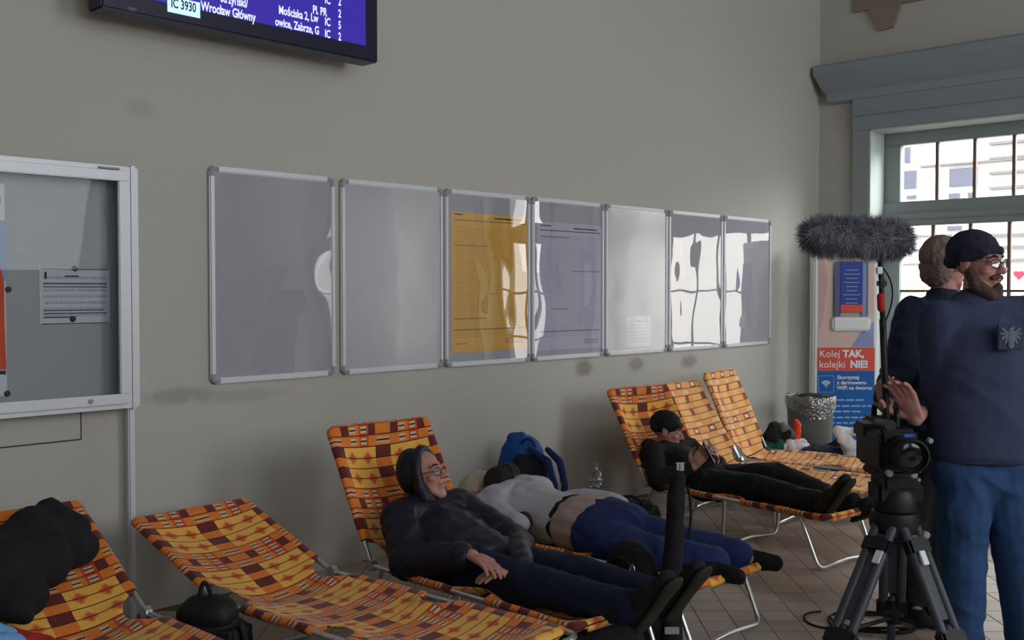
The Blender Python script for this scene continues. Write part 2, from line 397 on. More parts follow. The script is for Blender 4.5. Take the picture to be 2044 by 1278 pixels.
        if amp or quilt:
            nn = [v.normal.copy() for v in me2.vertices]; off = V((seed * 3.1, seed * 1.7, seed))
            for i, v in enumerate(me2.vertices):
                p = v.co * freq + off
                d = 0
                if amp:
                    q = p + noise.noise_vector(p * .6) * .8
                    d += amp * (1 - 2.2 * abs(noise.noise(q))) + amp * .35 * noise.noise(p * 3)
                if quilt:
                    ax, per, am = quilt; d += am * abs(math.sin(v.co.dot(ax) / per * PI)) ** .6
                v.co += nn[i] * d
        me2.materials.clear()
        return link(name, me2, m, parent, True, None)
def bez(a, b, c, n=6):
    a, b, c = V(a), V(b), V(c); return [a * (1 - t) ** 2 + b * 2 * t * (1 - t) + c * t * t for t in [i / n for i in range(n + 1)]]
def rounded(pts, r=.05, n=4):
    out = [V(pts[0])]
    for i in range(1, len(pts) - 1):
        p = V(pts[i]); a = (V(pts[i - 1]) - p); b = (V(pts[i + 1]) - p); ra = min(r, a.length / 2); rb = min(r, b.length / 2)
        out += bez(p + a.normalized() * ra, p, p + b.normalized() * rb, n)
    return out + [V(pts[-1])]
def quad_uv(name, c, ux, uy, m, parent, thick=.0015):
    """thin printed sheet, centre c, half vectors ux, uy"""
    n_ = ux.cross(uy).normalized() * thick
    P = [c - ux - uy, c + ux - uy, c + ux + uy, c - ux + uy]; P = P + [p - n_ for p in P]
    me = bpy.data.meshes.new(name); me.from_pydata([tuple(p) for p in P], [], [(0, 1, 2, 3), (7, 6, 5, 4), (0, 4, 5, 1), (1, 5, 6, 2), (2, 6, 7, 3), (3, 7, 4, 0)])
    uvl = me.uv_layers.new(name='UVMap'); uvs = [(0, 0), (1, 0), (1, 1), (0, 1)] * 2
    for l in me.loops: uvl.data[l.index].uv = uvs[l.vertex_index]
    return link(name, me, m, parent, False)
def text(name, body, org, ux, uy, size, m, parent, lift=.001, bold=0, sx=1):
    """flat lettering: org = left end of the base line, ux/uy unit vectors"""
    cu = bpy.data.curves.new('t', 'FONT'); cu.body = body; cu.size = size; cu.offset = bold; cu.resolution_u = 3
    o = bpy.data.objects.new('t', cu); C.objects.link(o)
    dg = bpy.context.evaluated_depsgraph_get(); dg.update()
    me = bpy.data.meshes.new_from_object(o.evaluated_get(dg)); bpy.data.objects.remove(o)
    n_ = ux.cross(uy).normalized()
    for v in me.vertices: v.co = org + ux * (v.co.x * sx) + uy * v.co.y + n_ * lift
    me.materials.clear(); me.name = name
    return link(name, me, m, parent, False)

# ------------------------------------------------------------------ setting
WY = 4.58; XE = 8.95; XG = 9.25; XN = -4.0; YR = -5.0; HC = 6.2
sm = []
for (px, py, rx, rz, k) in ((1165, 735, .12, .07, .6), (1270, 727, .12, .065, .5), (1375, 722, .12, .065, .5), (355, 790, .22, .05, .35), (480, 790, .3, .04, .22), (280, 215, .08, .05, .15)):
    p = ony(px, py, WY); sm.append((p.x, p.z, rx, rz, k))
WB = srgb(180, 178, 171)
MAT['wall'] = wall_mat('cream_grey_wall_paint', WB, sm)
MAT['wall2'] = wall_mat('cream_grey_wall_paint_plain', WB)
def struct(name, bm, m, **k): return tag(bm.build(name, m, None, smooth=False), kind='structure', **k)
struct('wall_left', MB().box(((XN + XE + .5) / 2, WY + .15, HC / 2), (XE - XN + .5, .3, HC)), 'wall')
struct('ceiling', MB().box(((XN + XE) / 2, (WY + YR) / 2, HC + .1), (XE - XN + 1, WY - YR + 1, .2)), 'ceil')
struct('wall_near', MB().box((XN - .15, (WY + YR) / 2, HC / 2), (.3, WY - YR + .6, HC)), 'wall2')
# right wall (behind the photographer) with tall openings
mb = MB(); xs = [XN]
for xc in (-1.5, 2.0, 5.5): xs += [xc - 1.15, xc + 1.15]
xs.append(XE + .3)
for i in range(0, len(xs), 2): mb.box(((xs[i] + xs[i + 1]) / 2, YR - .15, HC / 2), (xs[i + 1] - xs[i], .3, HC))
mb.box(((XN + XE) / 2, YR - .15, .9), (XE - XN, .3, 1.8)); mb.box(((XN + XE) / 2, YR - .15, HC - .15), (XE - XN, .3, .3))
struct('wall_right', mb, 'wall2')
# far wall with two tall glazed openings
yl = onx(1740, 260, XE).y; zt = onx(1740, 260, XE).z; ZB = .32
opens = [(yl - 2.15, yl), (.22, 1.15), (-3.2, -1.4)]
mb = MB(); ys = [WY] + [y for a, b in opens for y in (b, a)] + [YR - .3]
for i in range(0, len(ys), 2): mb.box((XE + .2, (ys[i] + ys[i + 1]) / 2, HC / 2), (.4, abs(ys[i] - ys[i + 1]), HC))
for a, b in opens:
    mb.box((XE + .2, (a + b) / 2, (zt + HC) / 2), (.4, b - a, HC - zt)); mb.box((XE + .2, (a + b) / 2, ZB / 2), (.4, b - a, ZB))
struct('wall_far', mb, 'wall2')
def far_window(idx, y0, y1):
    """window_n > frame, transom, glazing bars, panes, reveal"""
    r = thing('window_%d' % idx, None, None, ((XG), (y0 + y1) / 2, ZB)); tag(r, kind='structure')
    MB().box((XE + .1, y1 - .004, (ZB + zt) / 2), (.28, .012, zt - ZB)).box((XE + .1, y0 + .004, (ZB + zt) / 2), (.28, .012, zt - ZB)).box((XE + .1, (y0 + y1) / 2, zt - .006), (.28, y1 - y0, .012)).build('reveal', 'reveal', r, False)
    fw = .15; f = MB()
    for yy in (y0 + fw / 2, y1 - fw / 2): f.box((XG, yy, (ZB + .18 + zt - .12) / 2), (.088, fw, zt - ZB - .3), bev=.004)
    f.box((XG, (y0 + y1) / 2, zt - .06), (.09, y1 - y0, .12), bev=.008); f.box((XG, (y0 + y1) / 2, ZB + .09), (.09, y1 - y0, .18), bev=.008)
    wf_ = f.build('window_frame', 'frameGreen', r)
    MB().box((XG - .01, (y0 + y1) / 2, 2.185), (.12, y1 - y0, .215), bev=.012).box((XG - .075, (y0 + y1) / 2, 2.16), (.03, y1 - y0, .06), bev=.008).build('transom', 'frameGreen', r)
    for (za, zb, off) in ((2.29, zt - .1, 0), (ZB + .15, 2.08, .03)):
        yy = y1 - fw - .315 + off; k = 0
        while yy > y0 + .2:
            MB().box((XG, yy, (za + zb) / 2), (.03, .026, zb - za)).build('glazing_bar', 'bar', r); yy -= .318
    for zz in (1.50, .95): MB().box((XG, (y0 + y1) / 2, zz), (.028, y1 - y0 - 2 * fw, .02)).build('glazing_bar', 'bar', r)
    for (za, zb) in ((2.29, zt - .1), (ZB + .15, 2.08)):
        MB().box((XG + .004, (y0 + y1) / 2, (za + zb) / 2), (.005, y1 - y0 - 2 * fw + .04, zb - za)).build('pane', 'pane', wf_, False)
    return r
for i, (a, b) in enumerate(opens): far_window(i + 1, a, b)
# casing and entablature round each opening
cw = onx(1705, 400, XE).y - yl; zc0 = 3.10; zc1 = 3.52
for i, (a, b) in enumerate(opens):
    t = thing('trim_%d' % (i + 1), None, None, (XE, (a + b) / 2, 0)); tag(t, kind='structure')
    MB().box((XE - .025, b + cw / 2, zc0 / 2), (.05, cw, zc0), bev=.006).build('casing', 'frameGreen', t)
    MB().box((XE - .025, a - cw / 2, zc0 / 2), (.05, cw, zc0), bev=.006).build('casing', 'frameGreen', t)
    MB().box((XE - .03, (a + b) / 2, (zt + zc0 + .12) / 2), (.06, b - a + 2 * cw, zc0 + .12 - zt), bev=.006).box((XE - .04, (a + b) / 2, zt + .14), (.08, b - a + 2 * cw, .03), bev=.006).build('lintel_board', 'lintel', t)
    ext = .30; gp = .26
    c = MB()
    prof = [(0, zc0 + .08), (-.07, zc0 + .10), (-.08, zc0 + .17), (-.13, zc0 + .21), (-.19, zc0 + .31), (-.21, zc0 + .33), (-.21, zc1 - .02), (-.18, zc1), (0, zc1)]
    yA, yB = a - cw - gp * .6, (min(b + cw + ext, WY - .002) if i == 0 else b + cw + gp * .6)
    c.add([(XE + x, yA + (.21 + x) * .8, z) for x, z in prof] + [(XE + x, yB - (.21 + x) * .8 * (1 if yB < WY - .1 else .6), z) for x, z in prof],
          [(i_, i_ + 1, i_ + 1 + len(prof), i_ + len(prof)) for i_ in range(len(prof) - 1)] + [tuple(range(len(prof))), tuple(range(2 * len(prof) - 1, len(prof) - 1, -1))])
    c.build('cornice', 'lintel', t, True, 30)
# brown glass reflection, added as flat shapes high on the far wall
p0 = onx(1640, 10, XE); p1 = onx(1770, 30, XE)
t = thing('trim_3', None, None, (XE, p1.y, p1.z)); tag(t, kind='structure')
MAT['reflection_brown'] = mat('brown_reflection_tint', srgb(138, 124, 114), .9, var=.1)
MB().box((XE - .01, p1.y - .9, p1.z + .13), (.02, 2.4, .12)).build('reflection_band', 'reflection_brown', t)
zz = p1.z
MB().add([(XE - .03, p1.y + .16, zz + .08), (XE - .03, p1.y - .14, zz + .08), (XE - .03, p1.y - .07, zz - .12), (XE - .03, p1.y + .06, zz - .13), (XE, p1.y + .16, zz + .08), (XE, p1.y - .14, zz + .08), (XE, p1.y - .07, zz - .12), (XE, p1.y + .06, zz - .13)],
         [(0, 1, 2, 3), (0, 4, 5, 1), (1, 5, 6, 2), (2, 6, 7, 3), (3, 7, 4, 0)]) and None
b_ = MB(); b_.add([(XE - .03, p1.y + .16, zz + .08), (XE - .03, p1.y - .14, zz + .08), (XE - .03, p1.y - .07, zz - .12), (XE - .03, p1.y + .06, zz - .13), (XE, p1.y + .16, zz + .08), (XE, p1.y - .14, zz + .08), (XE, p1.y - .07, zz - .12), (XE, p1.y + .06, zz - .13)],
         [(0, 1, 2, 3), (0, 4, 5, 1), (1, 5, 6, 2), (2, 6, 7, 3), (3, 7, 4, 0)]); b_.build('reflection_drop', 'reflection_brown', t, False)
# floor with 15 cm tiles laid diagonally
fl = thing('floor', None, None, (0, 0, 0)); tag(fl, kind='structure')
MB().box(((XN + XE) / 2, (WY + YR) / 2, -.06), (XE - XN + .6, WY - YR + .6, .112)).build('grout_bed', 'grout', fl, False)
TS = .15; fx = V((math.cos(yaw), math.sin(yaw), 0)); rx_ = V((math.sin(yaw), -math.cos(yaw), 0))
def tile_mesh():
    bm = bmesh.new(); h = TS / 2 - .0015; b = .002
    P = [(-h, -h, -.006), (h, -h, -.006), (h, h, -.006), (-h, h, -.006), (-h, -h, -.001), (h, -h, -.001), (h, h, -.001), (-h, h, -.001), (-h + b, -h + b, 0), (h - b, -h + b, 0), (h - b, h - b, 0), (-h + b, h - b, 0)]
    F = [(8, 9, 10, 11)] + [(i, (i + 1) % 4, (i + 1) % 4 + 4, i + 4) for i in range(4)] + [(i + 4, (i + 1) % 4 + 4, (i + 1) % 4 + 8, i + 8) for i in range(4)]
    return P, F
TP, TF = tile_mesh()
tiles = []
for i in range(-45, 90):
    for j in range(-60, 60):
        c = fx * (i * TS + 4.735 - 31 * TS - TS / 2) + rx_ * (j * TS + .03)
        if XN < c.x < XE - .02 and YR < c.y < WY - .02:
            p = proj(c); vis = (-30 < p[0] < 2080 and 600 < p[1] < 1300)
            pr = 0
            if vis: pr = (2 if (p[0] > 1330 and p[1] > 1010) else 1) + 1 / (c.length + 1)
            tiles.append((pr, c))
tiles.sort(key=lambda q: -q[0])
tm = []
MAT['tiles'] = []
for k in range(3):
    me = bpy.data.meshes.new('floor_tile'); me.from_pydata(TP, [], TF); me.materials.append(MAT['tile'] if k == 0 else mat('stone_grey_tile_%s' % ('light', 'dark')[k - 1], srgb(*((172, 157, 143), (158, 144, 132))[k - 1]), .42, var=.10, scale=2.5, spec=.5)); tm.append(me)
rest = MB()
Rz = Matrix.Rotation(yaw, 4, 'Z')
for k, (pr, c) in enumerate(tiles):
    if k < 300:
        o = bpy.data.objects.new('tile', tm[random.randrange(3)]); C.objects.link(o); o.parent = fl; o.location = c + V((0, 0, random.uniform(-.0006, 0))); o.rotation_euler = (random.uniform(-.002, .002), random.uniform(-.002, .002), yaw)
    else: rest.add([Rz @ V(p) + c for p in TP], TF)
o = rest.build('tile_field', 'tile', fl, False); o['kind'] = 'stuff'

# ------------------------------------------------------------------ street outside
MB().box((20, 0, -.6), (22, 60, .2)).build('street', 'asphalt', None, False)['kind'] = 'structure'
XF = 19.0
fc = thing('street_building', 'pale stucco building across the street behind the windows', 'building', (XF, 0, -.5))
MB().box((XF + 1, 2, 6.4), (2, 44, 13.8)).build('facade', 'facade', fc, False)
def fwin(x0, y0, x1, y1):
    a, b = onx(x0, y0, XF), onx(x1, y1, XF)
    MB().box((XF - .02, (a.y + b.y) / 2, (a.z + b.z) / 2), (.08, abs(a.y - b.y), abs(a.z - b.z))).build('window', 'facadewin', fc, False)
for q in ((1760, 346, 1830, 376), (1897, 338, 1952, 370), (1896, 387, 1917, 398), (1934, 385, 1948, 394), (1812, 391, 1830, 397), (1893, 452, 1921, 460), (1808, 295, 1818, 325)): fwin(*q)
for y in (287, 317, 346, 376, 470, 494, 520):
    a, b = onx(1990, y, XF), onx(2040, y - 3, XF)
    MB().box((XF - .05, a.y - 2.2, a.z), (.1, 4.6, .05)).build('cornice_band', 'facadetrim', fc, False)
a = onx(1840, 328, XF); MB().box((XF - .05, a.y - 1.2, a.z - .05), (.1, 2.4, .035)).build('cornice_band', 'facadetrim', fc, False)
for (y, x0, x1) in ((473, 1800, 1900), (528, 1800, 1870), (500, 1800, 1850)):
    a, b = onx(x0, y, XF), onx(x1, y, XF)
    MB().box((XF - .04, (a.y + b.y) / 2, a.z), (.08, abs(a.y - b.y), .03)).build('cornice_band', 'facadetrim', fc, False)
MAT['signcream'] = mat('cream_shop_sign', srgb(214, 208, 170), .8); MAT['signgrey'] = mat('grey_sign_letters', srgb(150, 146, 120), .8)
a, b = onx(1806, 565, XF - .1), onx(1838, 583, XF - .1)
sg = thing('shop_sign', 'cream shop sign with pale capital letters seen through the window', 'sign', (XF - .1, (a.y + b.y) / 2, b.z))
MB().box((XF - .06, (a.y + b.y) / 2 + .15, (a.z + b.z) / 2), (.08, .65, a.z - b.z)).build('sign_board', 'signcream', sg, False)
text('lettering', 'RAGD', V((XF - .101, a.y + .05, b.z + .04)), V((0, -1, 0)), V((0, 0, 1)), .17, 'signgrey', sg, .002, .004)
h = onx(2032, 548, XF - .1); MAT['heart'] = mat('red_heart_paint', srgb(225, 50, 70), .8)
hm = MB(); pts = []
for i in range(24):
    a_ = 2 * PI * i / 24; pts.append((16 * math.sin(a_) ** 3, 13 * math.cos(a_) - 5 * math.cos(2 * a_) - 2 * math.cos(3 * a_) - math.cos(4 * a_)))
hm.add([(XF - .1, h.y - x * .005, h.z + y * .005) for x, y in pts] + [(XF - .01, h.y - x * .005, h.z + y * .005) for x, y in pts], [tuple(range(24)), tuple(range(47, 23, -1))] + [(i, (i + 1) % 24, (i + 1) % 24 + 24, i + 24) for i in range(24)])
tag(hm.build('heart_sign', 'heart', None, False), 'small red heart sign on the building across the street', 'sign')

# ------------------------------------------------------------------ snap frames on the wall
BX = [(418, 672), (683, 885), (890, 1055), (1060, 1203), (1208, 1330), (1333, 1437), (1440, 1532)]
ZT, ZBt = 2.108, 1.045
HOW = ['leftmost of the row, empty, with glints on its cover', 'second of the row, empty behind a dull matt cover', 'holding the yellow timetable sheet', 'holding the white timetable sheet', 'with only a small white notice at its foot', 'sixth of the row, empty with strong window reflections', 'last and narrowest looking, nearest the corner']
boards = []
for i, (xa, xb) in enumerate(BX):
    X0 = ony(xa, 581, WY - .02).x; X1 = ony(xb, 581, WY - .02).x
    X1 = max(X1, X0 + .70); xc = (X0 + X1) / 2; W = .752; X0 = xc - W / 2; X1 = xc + W / 2
    if i and X0 < boards[-1][1] + .012: d = boards[-1][1] + .012 - X0; X0 += d; X1 += d
    boards.append((X0, X1))
for i, (X0, X1) in enumerate(boards):
    t = thing('snap_frame', 'aluminium poster frame on the wall, ' + HOW[i], 'frame', ((X0 + X1) / 2, WY, ZBt), 0, 'aluminium poster frames in a row on the wall')
    rw = .03; y = WY - .011
    MB().box(((X0 + X1) / 2, y + .004, (ZT + ZBt) / 2), (X1 - X0 - .02, .012, ZT - ZBt - .02)).build('backing_board', 'backing', t, False)
    for xx in (X0 + rw / 2, X1 - rw / 2): MB().box((xx, y, (ZT + ZBt) / 2), (rw, .022, ZT - ZBt - .04), bev=.006).build('frame_rail', 'alu', t)
    for z in (ZT - rw / 2, ZBt + rw / 2): MB().box(((X0 + X1) / 2, y, z), (X1 - X0 - .04, .022, rw), bev=.006).build('frame_rail', 'alu', t)
    for xx, sx in ((X0, 1), (X1, -1)):
        for z, sz in ((ZT, -1), (ZBt, 1)):
            pts = rounded([(xx + sx * rw / 2, y, z + sz * .05), (xx + sx * rw / 2, y, z + sz * rw / 2), (xx + sx * .05, y, z + sz * rw / 2)], .03, 5)
            MB().tube(pts, .0155, 8).build('corner_cap', 'alucap', t)
    # plastic cover sheet, gently buckled
    g = MB(); nx, nz = 26, 34; rnd = i * 7.3
    for a in range(nx + 1):
        for b in range(nz + 1):
            x = X0 + .026 + (X1 - X0 - .052) * a / nx; z = ZBt + .026 + (ZT - ZBt - .052) * b / nz
            e = min(a, nx - a) / nx * 4; e = min(1, e) * min(1, min(b, nz - b) / nz * 5)
            dd = (noise.noise(V((x * 2.2 + rnd, 0, z * 1.6))) * .0028 + noise.noise(V((x * 6 + rnd, 3, z * 4))) * .0007) * (.35 + e) * (1 if i != 1 else .4)
            g.v.append(V((x, WY - .0175 - abs(dd), z)))
    g.f = [(a * (nz + 1) + b, (a + 1) * (nz + 1) + b, (a + 1) * (nz + 1) + b + 1, a * (nz + 1) + b + 1) for a in range(nx) for b in range(nz)]
    g.build('cover_sheet', 'covermatt' if i in (1, 4) else 'cover', t, True, None)
def lines(parent, c, ux, uy, segs, m='ink'):
    g = MB(); n_ = V((0, -1, 0))
    for (x0, x1, y, h_) in segs:
        a = c + ux * (x0 * 2 - 1) + uy * (y * 2 - 1); b = c + ux * (x1 * 2 - 1) + uy * (y * 2 - 1)
        g.box((a + b) / 2 + n_ * .0008, ((b - a).length, .0006, h_))
    return g.build('printed_rules', m, parent, False)
def sheet(name, label, x0, y0, x1, y1, m, segs, Y=WY - .0125):
    a = ony(x0, y0, Y); b = ony(x1, y1, Y)
    zc = (ony((x0 + x1) / 2, y0, Y).z + ony((x0 + x1) / 2, y1, Y).z) / 2 if isinstance(y0, (int, float)) else 0
    return a, b
def poster(name, label, X0, X1, Z0, Z1, m, segs, Y):
    t = thing(name, label, 'notice', ((X0 + X1) / 2, Y, Z0))
    c = V(((X0 + X1) / 2, Y, (Z0 + Z1) / 2)); ux = V(((X1 - X0) / 2, 0, 0)); uy = V((0, 0, (Z1 - Z0) / 2))
    quad_uv('paper', c, ux, uy, m, t)
    if segs: lines(t, c, ux, uy, segs)['kind'] = 'stuff'
    return t
Yp = WY - .0145
X0, X1 = boards[2]
poster('timetable_sheet', 'yellow timetable sheet behind the cover of the third frame', X0 + .055, X1 - .03, ZBt + .085, ZT - .135, 'yellowsheet',
       [(.04, .97, .945, .004), (.04, .46, .765, .004), (.03, .44, .24, .004), (.03, .97, .16, .004), (.45, .6, .42, .003), (.04, .14, .985, .008), (.55, .93, .972, .009), (.7, .95, .085, .003), (.7, .95, .07, .003), (.7, .95, .055, .003), (.04, .2, .06, .003)], Yp)
X0, X1 = boards[3]
poster('timetable_sheet', 'white timetable sheet in the fourth frame', X0 + .055, X1 - .03, ZBt + .065, ZT - .155, 'whitesheet',
       [(.04, .97, .935, .006), (.06, .48, .885, .004), (.52, .97, .62, .004), (.2, .48, .32, .003), (.03, .97, .145, .004), (.05, .2, .97, .008), (.55, .93, .96, .009), (.72, .95, .07, .003), (.72, .95, .055, .003), (.72, .95, .04, .003)], Yp)
X0, X1 = boards[4]
poster('notice_sheet', 'small white notice at the bottom of the fifth frame', X0 + .25, X0 + .54, ZBt + .05, ZBt + .27, 'noticesheet', [(.4, .6, .86, .004)], Yp)

# ------------------------------------------------------------------ glazed display case at the left
CY0 = WY - .11
XR = ony(262, 581, CY0).x; XL = XR - 1.25; zt_ = ony(255, 333, CY0).z; zb_ = ony(255, 815, CY0).z
t = thing('display_case', 'glazed aluminium notice case on the wall at the left edge', 'display case', ((XL + XR) / 2, WY, 0))
zc = (zt_ + zb_) / 2; H = zt_ - zb_
MB().box(((XL + XR) / 2, WY - .012, zc), (XR - XL - .02, .02, H - .02)).build('back_panel', 'backing', t, False)
MB().box((XR - .01, WY - .055, zc), (.02, .11, H - .04)).box((XL + .01, WY - .055, zc), (.02, .11, H - .04)).box(((XL + XR) / 2, WY - .055, zt_ - .01), (XR - XL, .11, .02)).box(((XL + XR) / 2, WY - .055, zb_ + .01), (XR - XL, .11, .02)).build('case_body', 'alu', t, False)
dw = .045
for nm, c, s in (('door_rail', ((XL + XR) / 2, CY0 - .008, zt_ - .045), (XR - XL - .03, .022, dw)), ('door_rail', ((XL + XR) / 2, CY0 - .008, zb_ + .045), (XR - XL - .03, .022, dw)),
                 ('door_stile', (XR - .04, CY0 - .008, zc), (dw, .021, H - .137)), ('door_stile', (XL + .04, CY0 - .008, zc), (dw, .021, H - .137))):
    MB().box(c, s, bev=.004).build(nm, 'alu', t)
MB().box(((XL + XR) / 2, CY0 - .002, zc), (XR - XL - .1, .004, H - .12)).build('door_glass', 'casepane', t, False)
MB().lathe((XR - .2, CY0 - .019, zb_ + .045), [(.011, -.004), (.011, .004), (.006, .006)], Matrix.Rotation(PI / 2, 3, 'X')).build('lock', 'alucap', t)
MB().box((XR - .1, CY0 - .01, zt_ - .014), (.09, .012, .008)).build('door_catch', 'alucap', t)
MB().box((XR + .028, WY - .05, zc), (.045, .09, H + .02), bev=.012).box((XR + .012, WY - .075, zc), (.012, .06, H)).build('side_channel', 'alu', t)
MB().box((XR + .02, WY - .05, zb_ / 2), (.032, .03, zb_), bev=.006).build('support_post', 'alu', t)
Yq = WY - .024
a = ony(78, 535, Yq); b = ony(220, 637, Yq)
t2 = poster('notice_sheet', 'white A4 notice held by two magnets inside the display case', a.x, b.x, b.z - .02, a.z + .0, 'noticesheet', [(.02, .98, .985, .004), (.02, .98, .015, .004), (.35, .55, .86, .006), (.05, .95, .73, .004), (.05, .95, .67, .004), (.05, .95, .2, .004), (.05, .9, .25, .004), (.05, .5, .13, .005), (.07, .1, .87, .03)], Yq)
mags = [(150, 536, 'holding the top of the notice'), (146, 637, 'holding the foot of the notice'), (58, 343, 'alone at the upper left of the case'), (203, 357, 'alone at the upper right corner of the case'), (17, 578, 'beside the red poster edge'), (15, 786, 'on the white sheet at the case bottom')]
for x, y, lb in mags:
    p = ony(x, y, Yq - .004)
    tag(MB().lathe(p, [(.0, -.004), (.012, -.004), (.013, .0), (.011, .005), (0, .006)], Matrix.Rotation(PI / 2, 3, 'X'), 14).build('magnet', 'magnet', None), 'round dark magnet ' + lb, 'magnet', 'magnets in the display case')
# red poster at the left edge
a = ony(-90, 360, Yq); b = ony(14, 790, Yq)
t = thing('tall_poster', 'tall poster with a red figure at the left edge of the case', 'poster', ((a.x + b.x) / 2, Yq, b.z))
quad_uv('paper', V(((a.x + b.x) / 2, Yq, (a.z + b.z) / 2)), V(((b.x - a.x) / 2, 0, 0)), V((0, 0, (a.z - b.z) / 2)), 'paper', t)
MAT['paleblue'] = mat('pale_blue_print', srgb(150, 170, 205), .8); MAT['orangeprint'] = mat('red_orange_print', srgb(215, 88, 58), .8, var=.15)
def strip(nm, pts, m, par, Y=Yq - .001):
    P = [ony(x, y, Y) for x, y in pts]; n_ = len(P); g = MB()
    g.add(P + [p + V((0, .0012, 0)) for p in P], [tuple(range(n_)), tuple(range(2 * n_ - 1, n_ - 1, -1))] + [(i, (i + 1) % n_, (i + 1) % n_ + n_, i + n_) for i in range(n_)])
    return g.build(nm, m, par, False)
strip('blue_print', [(-90, 440), (14, 440), (14, 560), (-90, 560)], 'paleblue', t)
strip('red_print', [(-90, 540), (0, 530), (8, 560), (9, 640), (13, 738), (-90, 738)], 'orangeprint', t, Yq - .002)
strip('dark_mark', [(-90, 395), (1, 395), (1, 407), (-90, 407)], 'ink', t, Yq - .002)
strip('dark_mark', [(-90, 742), (12, 740), (12, 748), (-90, 748)], 'ink', t, Yq - .002)
# access hatch in the wall below the case
a = ony(-60, 893, WY); b = ony(160, 876, WY)
t = thing('wall_hatch', 'flush painted access hatch low on the wall below the display case', 'hatch', ((a.x + b.x) / 2, WY, b.z))
MB().box((b.x - .3, WY - .002, b.z + .2), (.6, .006, .4), bev=.002).build('hatch_door', 'wall2', t)
MB().box((b.x - .3, WY - .001, b.z + .2), (.612, .003, .412)).build('hatch_gap', 'ink', t, False)

# ------------------------------------------------------------------ departures screen
Y0 = 4.33; XA = ony(203, 25, Y0).x; XB = ony(755, 125, Y0).x; zb_ = 2.70; zh = .95
t = thing('departures_screen', 'large dark-framed departures screen hanging high on the wall', 'screen', ((XA + XB) / 2, WY, zb_))
MB().box(((XA + XB) / 2, Y0 + .065, zb_ + zh / 2), (XB - XA, .13, zh), bev=.008).build('housing', mat('screen_housing', srgb(26, 24, 54), .35, var=.05), t)
MAT['scr'] = mat('lit_blue_screen', srgb(52, 38, 150), .3, emit=.72, var=.02); MAT['scrtxt'] = mat('lit_white_text', srgb(205, 215, 240), .5, emit=.9, var=0); MAT['scrbox'] = mat('lit_white_box', srgb(190, 225, 245), .5, emit=.85, var=0)
bz = .075; sx0, sx1, sz0 = XA + .05, ony(729, 90, Y0).x, zb_ + .075
MB().box(((sx0 + sx1) / 2, Y0 - .001, (sz0 + zb_ + zh - .06) / 2), (sx1 - sx0, .006, zb_ + zh - .06 - sz0)).build('display_panel', 'scr', t, False)
MB().box(((XA + XB) / 2, WY - .061, zb_ + zh / 2), (.5, .118, .4)).build('wall_bracket', 'blackplastic', t, False)
UX, UZ = V((1, 0, 0)), V((0, 0, 1))
def stext(s, px, py, size, m='scrtxt', bold=.0016, lift=.005):
    return text('lettering', s, ony(px, py, Y0 - lift), UX, UZ, size, m, t, .001, bold, .66)
bx0, bx1 = ony(334, 14, Y0 - .005), ony(399, 20, Y0 - .005)
MB().box(((bx0.x + bx1.x) / 2, Y0 - .006, bx0.z + .015), (bx1.x - bx0.x, .003, .07)).build('train_number_box', 'scrbox', t, False)
stext('IC 3930', 341, 14, .058, 'ink', .001, .0085)
t['label'] = t['label']
stext('Wrocław Główny', 401, 20, .060); stext('strzyński/', 440, 3, .056)
for s, x, y in (('Pl. PR', 624, 26), ('Mościska 2, Lw', 556, 27), ('IC', 648, 50), ('owice, Zabrze, G', 549, 50), ('IC', 648, 74), ('IC', 648, 6), ('2', 675, 10), ('2', 675, 34), ('5', 675, 57), ('2', 675, 80)): stext(s, x, y, .056)
text('maker_mark', 'NEC', ony(254, 20, Y0 - .001), UX, UZ, .022, 'alucap', t, .002)

